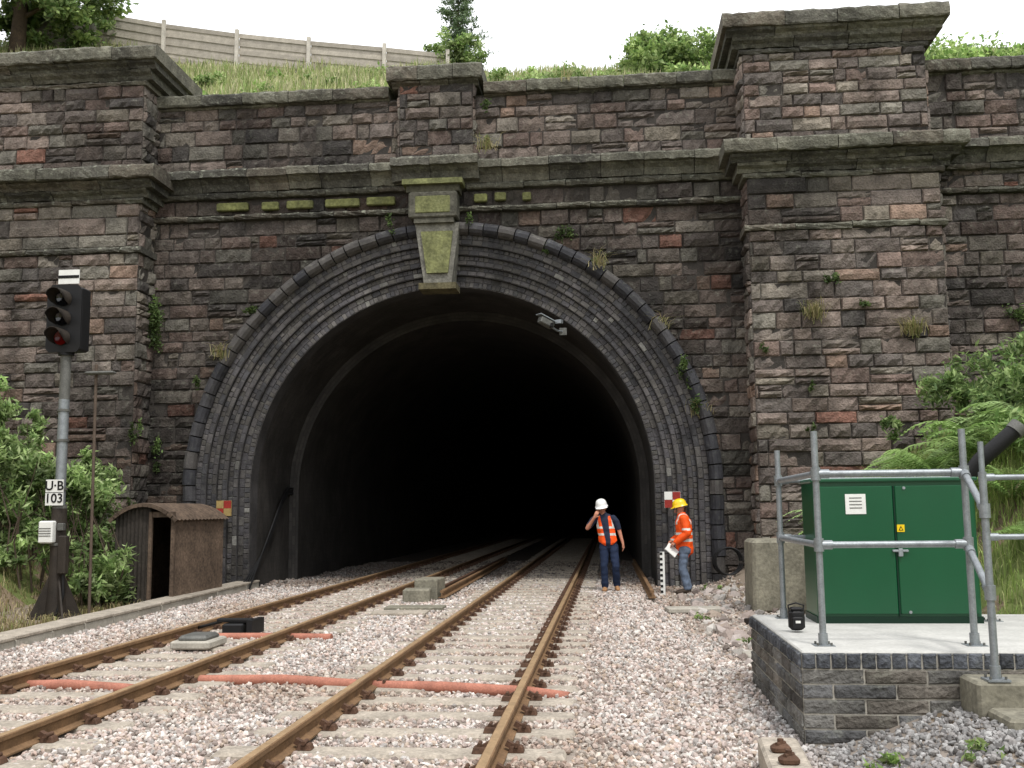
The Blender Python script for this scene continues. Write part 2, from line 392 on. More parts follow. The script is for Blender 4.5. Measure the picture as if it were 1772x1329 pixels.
mo.ext(prof(WY-.42,WY+.85,11.5,11.85),-4.88,-2.66,.8); mo.ext(prof(WY-.34,WY+.8,11.38,11.495,'cove'),-4.78,-2.76,.8)
for a,c in ((XL,XR),(7.1,20.),(-24,-14.4)):
    mo.ext(prof(WY-.42,WY+.3,9.1,9.62,'cornice'),a,c,.95,tone=.95)
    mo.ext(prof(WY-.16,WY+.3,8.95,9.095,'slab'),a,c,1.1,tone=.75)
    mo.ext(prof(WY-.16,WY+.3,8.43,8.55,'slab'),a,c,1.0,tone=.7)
mo.ext(prof(WY-.6,WY+.3,9.12,9.66,'cornice'),-4.75,-2.75,.7)
for a,c,t in ((3.1,7.1,1.15),(-14.4,XL,1.)):
    bw=.15 if a>0 else 0
    yb=WY+1.45
    mo.ext([(y,z) for y,z in prof(PY-.42,yb,11.98,12.3)],a-.45,c-bw+.45,1.1,tone=t)
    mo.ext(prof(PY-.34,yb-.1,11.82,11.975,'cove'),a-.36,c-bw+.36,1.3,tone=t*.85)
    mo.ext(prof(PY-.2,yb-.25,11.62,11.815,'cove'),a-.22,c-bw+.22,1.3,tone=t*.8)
    mo.ext(prof(PY-.08,yb-.4,11.5,11.615,'slab'),a-.08,c-bw+.08,1.3,tone=t)
    mo.ext(prof(PY-.5,WY+.3,9.16,9.46),a-.52,c+.52,1.0,tone=t)
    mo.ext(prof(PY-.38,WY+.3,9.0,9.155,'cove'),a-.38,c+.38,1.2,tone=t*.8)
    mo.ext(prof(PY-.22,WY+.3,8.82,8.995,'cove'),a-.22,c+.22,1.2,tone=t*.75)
    mo.ext(prof(PY-.1,WY+.3,8.69,8.815,'slab'),a-.1,c+.1,1.3,tone=t*.85)
    mo.ext(prof(PY-.1,WY+.1,7.55,7.68,'slab'),a-.1,c+.1,1.3,tone=t*.9)
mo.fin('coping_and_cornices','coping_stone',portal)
def archpt(r,s):
    Rn=5.2; H=CZ+.3; A=math.pi*Rn
    if s<H: return CX-r, -.3+s, math.pi
    if s<H+A:
        an=math.pi-(s-H)/Rn; return CX+r*math.cos(an), CZ+r*math.sin(an), an
    return CX+r, CZ-(s-H-A), 0
STOT=2*(CZ+.3)+math.pi*5.2
hs=MO(); hs.cap=[]
s=0; hp=[(5.70,22.5),(5.70,22.33),(5.74,22.25),(5.80,22.20),(5.88,22.2),(5.95,22.25),(5.99,22.34),(5.99,22.5)]
while s<STOT:
    w=rnd.uniform(.28,.36); col=np.array(lin(rnd.choice([(52,52,56),(62,61,63),(44,44,48),(74,71,69)])))
    dr=rnd.uniform(-.018,.018)
    bs_=hs.n; m=len(hp)
    for i in range(4):
        ss=s+.012+(w-.024)*i/3
        for (r,y) in hp:
            x,z,_=archpt(r+dr+rnd.uniform(-.005,.005),ss); hs.V.append(Vector((x,y,z)))
    hs.n+=4*m
    for i in range(3):
        for k in range(m-1):
            a=bs_+i*m; hs.F.append((a+k,a+k+1,a+m+k+1,a+m+k)); hs.C.append(col)
    hs.cap+= [(bs_,m,col),(bs_+3*m,m,col)]
    s+=w
hs.fin('hood_mould','hood_brick',portal)
def sweep(name,prof,mt,ds=.12):
    n=int(STOT/ds); V=[];F=[];UV=[]
    cum=[0]
    for i in range(1,len(prof)): cum.append(cum[-1]+math.dist(prof[i],prof[i-1]))
    for i in range(n+1):
        s=STOT*i/n
        for (r,y) in prof:
            x,z,_=archpt(r,s); V.append((x,y,z))
    m=len(prof)
    for i in range(n):
        for k in range(m-1):
            a=i*m+k; F.append((a,a+m,a+m+1,a+1))
            s0,s1=STOT*i/n,STOT*(i+1)/n
            UV+=[(s0,cum[k]),(s1,cum[k]),(s1,cum[k+1]),(s0,cum[k+1])]
    return np_mesh(name,V,np.array(F),None,(mt,),uv=UV,parent=portal)
sweep('brick_rings',[(5.78,22.46),(5.71,22.41),(5.47,22.41),(5.47,22.49),(5.26,22.49),(5.26,22.57),(5.04,22.57),(5.04,22.65),(4.82,22.65),(4.82,22.74),(4.56,22.74),(4.55,22.80),(4.55,23.2)],'ring_brick')
rp=SP()
for (r0,r1,y,rows) in ((5.475,5.71,22.41,2),(5.265,5.47,22.49,2),(5.045,5.26,22.57,2),(4.825,5.04,22.65,2),(4.565,4.82,22.74,2)):
    for k in range(rows):
        ra=r0+(r1-r0)*k/rows; rb_=r0+(r1-r0)*(k+1)/rows; s=-rnd.random()*.1; 
        while s<STOT-.05:
            w=.115+rnd.uniform(-.006,.006) if (k+int(r0*10))%2 else .22+rnd.uniform(-.01,.01)
            x_,z_,_=archpt(ra,max(s,0)); nn=nz(x_*.6,z_*.6,1.7)+.5*nz(x_*2,z_*2,4.)
            col=np.array(lin(rnd.choice([(68,66,68),(76,73,73),(62,61,63),(82,79,77),(72,69,66)])))*rnd.uniform(.85,1.15)*(1+.6*nn)
            if rnd.random()<.012: col=np.array(lin((150,148,142)))*rnd.uniform(.4,.8)
            st_=rp.n
            rp.stone(Vector((0,0,0)),Vector((1,0,0)),Vector((0,-1,0)),max(s,0),ra,min(s+w,STOT),rb_,col,.02,.004,nu=4,nzv=4,g=.004,marg=.01)
            for q in range(st_,rp.n):
                v=rp.V[q]; x_,z_,_=archpt(v.z,v.x); rp.V[q]=Vector((x_,y+v.y,z_))
            s+=w
rp.obj('ring_brickwork','hood_brick',portal)
sweep('tunnel_lining',[(4.55,23.2),(4.55,25.6),(4.33,25.65),(4.33,60),(4.33,120)],'lining_brick')
eb=B(); eb.box((CX,119.5,3),(14,.3,16),'void_black'); eb.obj('far_darkness',(0,0,0),portal)  # black end cap added across the bore so its depth stays dark
kb=B()
g1=lin((84,82,72)); g2=lin((108,110,72)); g3=lin((76,74,60))
kb.box((-3.78,22.14,9.02),(1.36,.5,.12),'mossy',col=g2); kb.box((-3.78,22.2,8.88),(1.2,.42,.16),'mossy',col=g3)
kb.box((-3.78,22.18,8.5),(1.1,.44,.6),'mossy',col=g1,ch=.03); kb.box((-3.78,21.97,8.5),(.8,.05,.4),'mossy',col=g2,ch=.02)
kb.box((-3.76,22.2,8.14),(.9,.4,.1),'mossy',col=g1)
kb.prism([(-4.0,6.72),(-3.38,6.72),(-3.2,8.1),(-4.2,8.1)],22.1,22.9,'mossy',lin((112,110,102)))
kb.prism([(-3.93,6.95),(-3.45,6.95),(-3.34,7.9),(-4.06,7.9)],22.04,22.11,'mossy',g2)
kb.box((-3.69,22.35,6.66),(.84,.6,.14),'mossy',col=lin((88,82,60)))
for (x,w) in ((-8.55,.75),(-7.65,.4),(-6.95,.62),(-5.95,.8),(-5.05,.66),(-2.75,.3),(-2.3,.26),(-1.7,.2)):
    kb.box((x,22.41,8.74+rnd.uniform(-.01,.01)),(w,.12,.19),'mossy',col=np.array(lin((108,110,66)))*rnd.uniform(.6,.95),ch=.02,ry=rnd.uniform(-.01,.01))
kb.obj('keystone',(0,0,0),portal)
for (x,z,c2,nm) in ((-8.57,1.8,'cream_paint','a'),(1.36,1.88,'white','b')):
    pb=B()
    for i in range(2):
        for j in range(2):
            pb.box((x-.085+.17*i,22.34,z-.085+.17*j),(.165,.02,.165),'red_paint' if (i+j)%2==0 else c2)
    pb.box((x,22.36,z),(.345,.02,.345),c2)
    pb.obj('check_marker',(x,22.36,z))
cb=B()
for k in range(4):
    o=.05*k
    cb.tube([(-8.05,30,2.35-o*.6),(-8.02,25.2,2.3-o),(-7.98,24.6,2.0-o),(-8.0,23.9,1.3-o),(-8.02,23.3,.7),(-7.95-o,22.6,.25),(-7.9-o*1.5,22.2,.02)],.022,'black',8)
cb.obj('trackside_cables',(-8,24,1))

# ---------------------------------------------------------------- ground
def gh(x,y):
    x=np.asarray(x,float); y=np.asarray(y,float)
    z=np.zeros(np.broadcast(x,y).shape)
    l=np.clip(-9.15-x,0,None); z=z+np.minimum(.8*np.sqrt(l*l+.09)-.24,11.)*(l>0)
    xr=3.45+.95*(1-sstep(10.5,11.8,y))
    r=np.clip(x-xr,0,None); z=z+1.55*(1-np.exp(-1.1*r))*sstep(9.5,14.5,y)+np.minimum(.45*r,11.)
    z=z+.5*np.exp(-((x-3.2)/.9)**2-((y-22.3)/1.8)**2)*(x>1.2)
    z=z+.27*sstep(1.5,2.5,x)*sstep(5.,6.8,y)*(1-sstep(8.6,10.,y))
    return np.minimum(z,11.0)
def gj(x,y):
    return (nz(x*1.7,y*1.7,2.)*.03+nz(x*.5,y*.5)*.03)*(1.6 if (x<-7.8 or x>3.4) else .6)
gx=np.concatenate([[-400,-200,-100,-60,-40],np.arange(-30,-12,1.),np.arange(-12,7,.2),np.arange(7,25,1.),[30,40,60,100,200,400]])
gy=np.concatenate([[-400,-200,-80,-30,-10,0],np.arange(2,22.4,.2),[22.5,22.7]])
X,Y=np.meshgrid(gx,gy); Z=gh(X,Y)+np.array([[gj(x,y) for x in gx] for y in gy])
nxn,nyn=len(gx),len(gy)
idx=np.arange(nxn*nyn).reshape(nyn,nxn)
F=np.stack([idx[:-1,:-1],idx[:-1,1:],idx[1:,1:],idx[1:,:-1]],-1).reshape(-1,4)
fx=(X[:-1,:-1]+X[1:,1:])/2; fy=(Y[:-1,:-1]+Y[1:,1:])/2
fx=fx.ravel();fy=fy.ravel()
bal=np.array(lin((136,126,116))); soil=np.array(lin((112,98,80))); gr=np.array(lin((96,106,58)))
cols=np.zeros((len(F),3))
for i,(x,y) in enumerate(zip(fx,fy)):
    n=nz(x*.8,y*.8,5.)
    if -7.7<x<2.2: c=bal
    elif -9.6<x<=-7.7 or 2.2<=x<3.6: c=soil*.5+bal*.5 if n>0 else soil
    elif x<0: c=soil*1.15 if n>-.1 else gr
    else: c=gr if n>-.25 else soil
    cols[i]=c*(1+n*.25)
np_mesh('ground',np.stack([X,Y,Z],-1).reshape(-1,3),F,cols,('gravel',),smooth=True)
tf=np.array([(-8.2,22.6,.0),(1.2,22.6,0.),(1.2,120,0.),(-8.2,120,0.)])
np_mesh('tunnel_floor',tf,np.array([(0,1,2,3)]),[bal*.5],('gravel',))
hx=[-400,-60,-25,-19,-13.7,-10.9,-8,-6,-3,.3,5,12,60,400]; hz_=[24,22,20,19.4,18.3,18.15,18.0,17.8,17.55,17.45,17.4,17.2,18,19]
def hh(x,y):
    c=np.interp(x,hx,hz_); t=np.clip((y-23.3)/(36-23.3),0,1)
    z=10.9+(c-10.9)*t
    return z+np.where(y>36,(y-36)*.06,0)
gx2=np.concatenate([[-400,-150,-60],np.arange(-40,40.1,.8),[60,150,400]]); gy2=np.concatenate([[22.72],np.arange(23.3,40,.7),[45,55,80,150,400]])
X,Y=np.meshgrid(gx2,gy2); Z=hh(X,Y)+np.array([[nz(x*.5,y*.5,7)*.12 for x in gx2] for y in gy2])*(Y>24)
Z=np.where(Y<24,np.where(np.abs(X+2)<38,10.9,11.0),Z)
idx=np.arange(X.size).reshape(X.shape); F=np.stack([idx[:-1,:-1],idx[:-1,1:],idx[1:,1:],idx[1:,:-1]],-1).reshape(-1,4)
cols=np.array([np.array(lin((126,132,80)))*(1+.4*nz(a*.4,c*.4,1)) for a,c in zip(X[:-1,:-1].ravel(),Y[:-1,:-1].ravel())])
np_mesh('hill',np.stack([X,Y,Z],-1).reshape(-1,3),F,cols,('gravel',),smooth=True)

# ---------------------------------------------------------------- tracks
RAILX=[(-.80,-2.30),(-4.28,-5.78)]
SL=[]
def railprof(m=1): return [(-.07,.03),(.07,.03),(.07,.042),(.012,.06),(.012,.125),(.036,.135),(.036,.165),(.028,.172),(-.028,.172),(-.036,.165),(-.036,.135),(-.012,.125),(-.012,.06),(-.07,.042)]
for ti,(xa,xb) in enumerate(RAILX):
    cx=(xa+xb)/2; tr=empty('railway_track',(cx,10,0))
    rb=B()
    for x0 in (xa,xb):
        P=railprof(); n=len(P); ys=list(np.arange(-6,60,3.))+[118]
        V=[(x0+px,y,pz) for y in ys for px,pz in P]
        for i in range(len(ys)-1):
            for k in range(n):
                k2=(k+1)%n
                rb.add([V[i*n+k2],V[i*n+k],V[(i+1)*n+k],V[(i+1)*n+k2]],[(0,1,2,3)],'rail_top' if k in (7,) else 'rail_rust')
    rb.obj('rails',(cx,10,0),tr)
    sb=B(); fb=B()
    y=-2+rnd.random()*.3+ti*.2
    while y<60:
        dx=rnd.uniform(-.04,.04); SL.append((cx+dx,y))
        sb.box((cx+dx,y,-.045),(2.55,.27,.16),'sleeper_concrete',rz=rnd.uniform(-.012,.012),ch=.02,taper=.97)
        for x0 in (xa,xb):
            for sgn in (-1,1):
                fb.box((x0+sgn*.125,y+sgn*.02,.055),(.11,.1,.05),'rust_dark',ch=.008,taper=.8)
                fb.box((x0+sgn*.085,y+sgn*.02,.08),(.07,.05,.04),'rust_dark',ry=sgn*.5)
                fb.tube([(x0+sgn*.13,y-.05,.09),(x0+sgn*.13,y+.05,.09)],.016,'rust_dark',6)
        y+=.65
    sb.obj('sleepers',(cx,10,0),tr); fb.obj('rail_fastenings',(cx,10,0),tr)
SL=np.array(SL)
def ico():
    t=(1+5**.5)/2
    v=np.array([(-1,t,0),(1,t,0),(-1,-t,0),(1,-t,0),(0,-1,t),(0,1,t),(0,-1,-t),(0,1,-t),(t,0,-1),(t,0,1),(-t,0,-1),(-t,0,1)],float); v/=np.linalg.norm(v[0])
    fa=np.array([(0,11,5),(0,5,1),(0,1,7),(0,7,10),(0,10,11),(1,5,9),(5,11,4),(11,10,2),(10,7,6),(7,1,8),(3,9,4),(3,4,2),(3,2,6),(3,6,8),(3,8,9),(4,9,5),(2,4,11),(6,2,10),(8,6,7),(9,8,1)])
    return v,fa
IV,IF=ico()
def stones(name,px,py,pz,size,colr,origin=None):
    n=len(px)
    sc=size[:,None]*rng.uniform(.6,1.3,(n,3))*np.array([1,1,.75])
    V=IV[None]*rng.uniform(.75,1.2,(n,12,1))*sc[:,None,:]
    q=rng.normal(size=(n,4)); q/=np.linalg.norm(q,axis=1)[:,None]
    w,x,y,z=q.T
    R=np.stack([1-2*(y*y+z*z),2*(x*y-w*z),2*(x*z+w*y),2*(x*y+w*z),1-2*(x*x+z*z),2*(y*z-w*x),2*(x*z-w*y),2*(y*z+w*x),1-2*(x*x+y*y)],-1).reshape(n,3,3)
    V=np.einsum('nij,nkj->nki',R,V)+np.stack([px,py,pz],-1)[:,None,:]
    F=(IF[None]+12*np.arange(n)[:,None,None]).reshape(-1,3)
    return np_mesh(name,V.reshape(-1,3),F,np.repeat(colr,20,axis=0),('gravel',))
GP=np.array([lin(c) for c in [(196,184,177),(184,170,162),(206,199,192),(170,155,146),(160,154,149),(192,174,164),(184,179,173),(140,128,121),(210,204,196),(180,164,149)]])
def scatter(x0,x1,y0,y1,dens):
    n=int((x1-x0)*(y1-y0)*dens); return rng.uniform(x0,x1,n),rng.uniform(y0,y1,n)
parts=[]
for (a,c,y0,y1,d,s) in ((-7.5,3.6,4.6,9.5,840,.0215),(-7.6,3.3,9.5,14,560,.023),(-7.9,2.6,14,22.6,330,.028),(-8.1,1.,22.6,34,150,.033)):
    x,y=scatter(a,c,y0,y1,d); parts.append((x,y,np.full(len(x),s)))
px=np.concatenate([p[0] for p in parts]);py=np.concatenate([p[1] for p in parts]);sz=np.concatenate([p[2] for p in parts])*rng.uniform(.65,1.4,sum(len(p[0]) for p in parts))
keep=np.ones(len(px),bool)
for t in RAILX:
    for x0 in t: keep&=np.abs(px-x0)>.085
ysl=[np.sort(SL[np.abs(SL[:,0]-((t[0]+t[1])/2))<.5][:,1]) for t in RAILX]
for t,ys in zip(RAILX,ysl):
    cx=(t[0]+t[1])/2
    i=np.clip(np.searchsorted(ys,py),1,len(ys)-1); dd=np.minimum(np.abs(py-ys[i]),np.abs(py-ys[i-1]))
    edge=.12+.06*np.sin(px*5+py*3)
    on=(dd<edge)&(np.abs(px-cx)<1.27); keep&=~(on&(rng.random(len(px))>(.16 if cx>-3 else .45)))
keep&=~((px>1.35)&(py>7.7)&(py<10.35))
thin=((px>1.2)&(py>12)); keep&=~(thin&(rng.random(len(px))>.45))
px,py,sz=px[keep],py[keep],sz[keep]
pz=gh(px,py)+rng.uniform(-.008,.022,len(px))+np.array([gj(a,b_) for a,b_ in zip(px,py)])
cc=GP[rng.integers(0,len(GP),len(px))]*rng.uniform(.78,1.08,(len(px),1))
dirtn=np.array([nz(a*.7,b_*.35,11.) for a,b_ in zip(px,py)])
cc=cc*(1-.3*np.clip(dirtn*2+.1,0,1)[:,None]*np.array([.8,1.,1.2]))
for t in RAILX:
    cx=(t[0]+t[1])/2; m=np.exp(-((np.abs(px-cx)-.75)/.2)**2)[:,None]*(.35 if cx>-3 else .5)
    cc=cc*(1-m)+cc*np.array([.66,.5,.4])*m
mid=(np.exp(-((px+5.0)/.5)**2)*.35)[:,None]; cc=cc*(1-mid)+cc*np.array([.7,.6,.52])*mid
grey=(sstep(.9,1.6,px)*(1-sstep(8.6,9.5,py)))[:,None]*.8
cc=cc*(1-grey)+cc.mean(1,keepdims=True)*np.array([.78,.80,.81])*grey
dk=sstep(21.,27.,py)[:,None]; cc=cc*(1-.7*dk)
dirt=((px>1.0)&(py>14))[:,None]*.45; cc=cc*(1-dirt)+cc*np.array([.6,.55,.48])*dirt
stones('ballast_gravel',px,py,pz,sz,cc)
n=190; x=rng.uniform(1.3,3.2,n); y=rng.uniform(11.5,21,n); s=rng.uniform(.05,.14,n)
stones('loose_rubble',x,y,gh(x,y)+.01,s,GP[rng.integers(0,len(GP),n)]*.65)

def simple_rail(name,p0,p1,m='rust_dark'):
    b=B(); P=railprof(); d=Vector(p1)-Vector(p0); L_=d.length; d.normalize(); sx=Vector((d.y,-d.x,0)).normalized(); n=len(P)
    V=[Vector(p)+sx*a+Vector((0,0,c)) for p in (p0,p1) for a,c in P]
    b.add(V,[(i,(i+1)%n,n+(i+1)%n,n+i) for i in range(n)]+[tuple(range(n-1,-1,-1))],m); b.obj(name,p0)
simple_rail('spare_rail',(-3.2,19.6,.02),(-3.3,33,.02),'rail_rust'); simple_rail('spare_rail',(-3.38,20.4,.02),(-3.42,33,.02))
simple_rail('spare_rail',(.76,19.3,.03),(.72,32,.0),'rail_rust')
def duct(name,pts):
    b=B(); b.tube(pts,.055,'orange_pipe',12); b.obj(name,pts[0])
duct('orange_duct_pipe',[(-4.15,10.3,.02),(-3.2,10.1,.06),(-2.3,9.93,.035),(-1.6,9.8,.05),(-.8,9.66,.035),(-.4,9.58,.0)])
duct('orange_duct_pipe',[(-6.1,10.0,.0),(-5.3,9.85,.045),(-4.5,9.72,.02)])
duct('orange_duct_pipe',[(-5.5,13.75,.03),(-4.6,13.7,.04),(-3.7,13.6,.04)])
b=B(); b.box((-5.15,12.7,.09),(.5,.62,.1),'concrete',ch=.02); b.box((-5.15,12.7,.16),(.36,.48,.08),'galv_dark',ch=.03); b.obj('track_magnet',(-5.15,12.7,0))
b=B(); b.box((-5.2,14.2,.11),(.3,.45,.14),'black',ch=.02); b.box((-5.2,14.1,.22),(.5,.12,.05),'black',ch=.01); b.box((-4.95,14.2,.13),(.08,.5,.2),'black'); b.tube([(-5.4,14.1,.2),(-5.8,14.2,.1),(-6.2,14.3,.02)],.02,'black',8); b.obj('treadle',(-5.2,14.2,0))
b=B(); b.box((-3.62,19.3,.12),(.5,.5,.26),'old_concrete',ch=.02,rz=.1); b.box((-3.5,20.0,.2),(.45,.75,.4),'old_concrete',ch=.02,rz=-.05); b.obj('concrete_blocks',(-3.6,19.5,0))
b=B(); b.box((-3.35,17.7,.045),(1.0,.5,.06),'old_concrete',ch=.01); b.box((-3.45,16.9,.04),(.9,.5,.05),'sleeper_concrete',ch=.01,rz=.03); b.obj('trough_lids',(-3.4,17,0))
b=B(); b.box((1.35,17.3,.05),(.9,.45,.07),'concrete',ch=.01,rz=.1); b.box((1.75,11.9,.03),(.5,.9,.07),'concrete',ch=.01,rz=.05); b.box((2.3,15.2,.06),(.25,.9,.08),'soot_iron',ch=.01,rz=.7); b.obj('paving_slabs',(1.5,15,0))
b=B(); b.box((1.02,6.2,.06),(.26,1.9,.26),'sleeper_concrete',rz=-.06,ch=.02)
for yy in (6.72,6.42): b.box((1.03,yy,.21),(.12,.1,.06),'rust_dark',ch=.02); b.tube([(1.0,yy-.03,.24),(1.06,yy+.03,.24)],.014,'rust_dark',6); b.tube([(1.03,yy,.2),(1.03,yy,.27)],.02,'rust_dark',6)
b.obj('concrete_post_with_bolts',(1.02,6.2,0))
b=B(); p0=Vector((-7.45,6.)); p1=Vector((-8.15,22.3)); d=(p1-p0); L_=d.length; d.normalize(); t=0
while t<L_:
    c=p0+d*(t+.47); rz=math.atan2(d.y,d.x)-math.pi/2+rnd.uniform(-.012,.012)
    b.box((c.x+rnd.uniform(-.01,.01),c.y,.05),(.40,.93,.16),'concrete',rz=rz,ch=.01); b.box((c.x,c.y,.155+rnd.uniform(-.004,.004)),(.44,.92,.045),'sleeper_concrete',rz=rz,ch=.008); t+=.95
b.obj('cable_trough',(-7.8,14,0))
b=B(); b.box((2.85,17.75,.58),(1.1,1.1,1.18),'old_concrete',ch=.05,taper=.97); b.obj('concrete_block',(2.85,17.75,0))
b=B(); b.box((1.02,20.6,.42),(.09,.02,.86),'white'); 
for i in range(8): b.box((1.0,20.588,.08+i*.105),(.05,.008,.05),'text_black')
b.box((1.02,20.63,.4),(.03,.04,.84),'galv_dark'); b.obj('level_gauge_board',(1.02,20.6,0))
b=B()
for k in range(3): b.tube([(2.4+.28*math.cos(a)+.03*k,21.9-.04*k,.6+.28*math.sin(a)) for a in np.linspace(0,2*math.pi*.97,26)],.016,'black',8)
b.obj('coiled_cable',(2.4,21.9,.6))

# ---------------------------------------------------------------- cctv camera
b=B(); b.box((-1.28,22.0,5.75),(.17,.36,.15),'galv_dark',rz=-.9,rx=-.35,ch=.02); b.box((-1.28,22.0,5.85),(.2,.42,.02),'galv',rz=-.9,rx=-.35)
b.box((-1.14,21.86,5.67),(.12,.03,.1),'glass_dark',rz=-.9,rx=-.35)
b.tube([(-1.2,22.05,5.68),(-1.05,22.2,5.6),(-.95,22.45,5.62)],.025,'galv',8); b.box((-.93,22.45,5.62),(.16,.05,.16),'galv_dark'); b.box((-1.0,22.1,5.78),(.14,.1,.08),'galv',rz=-.4)
b.obj('security_camera',(-1.2,22.1,5.75))

# ---------------------------------------------------------------- signal
SX,SY=-9.0,16.2
b=B()
b.box((SX,SY,.03),(.62,.62,.08),'soot_iron',ch=.01)
for a in range(4):
    an=a*math.pi/2+math.pi/4; dx,dy=math.cos(an),math.sin(an)
    b.add([(SX+dx*.11-dy*.015,SY+dy*.11+dx*.015,.07),(SX+dx*.4-dy*.015,SY+dy*.4+dx*.015,.07),(SX+dx*.1-dy*.015,SY+dy*.1+dx*.015,.75),
           (SX+dx*.11+dy*.015,SY+dy*.11-dx*.015,.07),(SX+dx*.4+dy*.015,SY+dy*.4-dx*.015,.07),(SX+dx*.1+dy*.015,SY+dy*.1-dx*.015,.75)],[(0,1,2),(5,4,3),(1,4,5,2)],'soot_iron')
b.tube([(SX,SY,.05),(SX,SY,.8),(SX,SY,1.8)],[.17,.12,.12],'soot_iron',18)
b.tube([(SX,SY,1.8),(SX,SY,1.86)],.115,'galv_dark',18)
b.tube([(SX,SY,1.82),(SX,SY,3.6)],.085,'galv',18)
b.tube([(SX,SY,3.6),(SX,SY,4.36)],.085,'galv_dark',18)
b.tube([(SX,SY,4.34),(SX,SY,4.4)],.13,'black',18)
for zz in (1.2,2.1,2.9,3.4): b.tube([(SX,SY,zz),(SX,SY,zz+.04)],.105 if zz>1.8 else .135,'galv_dark',16)
b.prism([(SX-.3,4.45),(SX-.24,4.38),(SX+.24,4.38),(SX+.3,4.45),(SX+.3,5.44),(SX+.22,5.53),(SX-.22,5.53),(SX-.3,5.44)],SY-.13,SY-.1,'black')
b.box((SX+.08,SY+.06,4.95),(.42,.32,1.08),'black',ch=.03)
for i,zz in enumerate((5.28,4.95,4.62)):
    b.lathe((SX-.02,SY-.14,zz),[(0.001,0),(.1,0),(.12,.02)],'red_lens' if i==2 else 'glass_dark',rot=Matrix.Rotation(math.pi/2,3,'X'))
    n=14; V=[];F=[]
    for j,(yy,rr,cut) in enumerate(((SY-.13,.15,1.),(SY-.3,.15,.85),(SY-.45,.145,.55))):
        for k in range(n+1):
            an=math.pi/2+(k/n-.5)*math.pi*1.5*cut
            V.append((SX-.02+rr*math.cos(an),yy,zz+rr*math.sin(an)))
            V.append((SX-.02+(rr-.01)*math.cos(an),yy,zz+(rr-.01)*math.sin(an)))
    m=2*(n+1)
    for j in range(2):
        for k in range(n):
            a=j*m+2*k; F.append((a,a+2,a+m+2,a+m)); F.append((a+1,a+m+1,a+m+3,a+3))
    for k in range(n): a=2*m+2*k; F.append((a,a+1,a+3,a+2))
    b.add(V,F,'soot_iron',smooth=True)
b.box((SX+.06,SY-.12,5.66),(.36,.02,.24),'white'); b.box((SX+.06,SY-.133,5.66),(.36,.006,.05),'text_black'); b.tube([(SX+.06,SY-.1,5.5),(SX+.06,SY-.1,5.75)],.015,'galv_dark',6)
b.box((SX-.02,SY-.14,2.06),(.3,.02,.42),'white'); b.box((SX-.02,SY-.152,2.06),(.3,.004,.008),'text_black')
b.box((SX-.1,SY-.16,1.42),(.24,.16,.36),'white',ch=.02); 
for k in range(4): b.box((SX-.1,SY-.244,1.36+k*.04),(.2,.006,.012),'galv_dark')
b.box((SX+.15,SY-.1,1.05),(.14,.14,.62),'soot_iron',ch=.02); b.box((SX+.1,SY-.1,1.5),(.1,.1,.12),'galv_dark',ch=.01)
b.tube([(SX+.16,SY-.1,.75),(SX+.18,SY-.1,.4),(SX+.1,SY-.15,.1)],.025,'black',8)
sig=b.obj('railway_signal',(SX,SY,0))
text('U·B',(SX-.02,SY-.156,2.165),.21,'text_black',sig); text('103',(SX-.02,SY-.156,1.96),.21,'text_black',sig,name='lettering_number')
b=B(); b.tube([(-8.5,16.35,0),(-8.54,16.35,4.05)],.026,'pole_brown',8); b.box((-8.44,16.3,4.05),(.5,.16,.05),'galv_dark',ch=.02); b.tube([(-8.54,16.35,4.05),(-8.54,16.35,4.2)],.03,'pole_brown',8); b.obj('lamp_post',(-8.5,16.35,0))

# ---------------------------------------------------------------- corrugated hut
hx0,hx1,hy0,hy1=-9.22,-8.06,18.6,21.0
hut=empty('corrugated_iron_hut',((hx0+hx1)/2,19.8,0)); HO=hut.location
def corr(b,p0,p1,z0f,z1f,m='corrugated',amp=.018,per=.076,nrm=(0,-1)):
    p0=Vector(p0);p1=Vector(p1); L_=(p1-p0).length; n=int(L_/(per/4)); V=[];F=[]
    for i in range(n+1):
        t=i/n; p=p0.lerp(p1,t); o=amp*math.sin(2*math.pi*t*L_/per)
        V+=[(p.x+nrm[0]*o,p.y+nrm[1]*o,z0f(t)),(p.x+nrm[0]*o,p.y+nrm[1]*o,z1f(t))]
    for i in range(n): F.append((2*i,2*i+2,2*i+3,2*i+1))
    b.add(V,F,m,smooth=True)
b=B()
curve=lambda x: 1.62+.24*(1-((x-(hx0+hx1)/2)/((hx1-hx0)/2))**2)
dx0,dx1=-8.52,-8.1
corr(b,(hx0,hy0),(dx0,hy0),lambda t:-.05,lambda t:curve(hx0+(dx0-hx0)*t),m='corrugated_dark')
corr(b,(hx1,hy0),(hx1,hy1),lambda t:-.05,lambda t:1.62,nrm=(1,0)); corr(b,(hx0,hy0),(hx0,hy1),lambda t:-.05,lambda t:1.62,nrm=(1,0)); corr(b,(hx0,hy1),(hx1,hy1),lambda t:-.05,lambda t:1.62)
b.box((dx0,hy0-.02,.85),(.06,.06,1.75),'corrugated'); b.box((hx1-.02,hy0-.02,.8),(.07,.07,1.66),'corrugated'); b.box(((dx0+dx1)/2,hy0-.01,1.68),(.5,.05,.1),'corrugated')
b.box(((hx0+hx1)/2,hy0+1.2,.02),(1.1,2.2,.05),'soot_iron')
b.obj('walls',HO,hut)
b=B(); n=60; V=[];F=[]
for i in range(15):
    x=hx0-.08+(hx1-hx0+.16)*i/14
    for j in range(n+1):
        y=hy0-.12+(hy1-hy0+.24)*j/n; zz=curve(x)+.03+.012*math.sin(j*2*math.pi/4); V.append((x,y,zz)); 
for i in range(14):
    for j in range(n): a=i*(n+1)+j; F.append((a,a+n+1,a+n+2,a+1))
b.add(V,F,'corrugated',smooth=True)
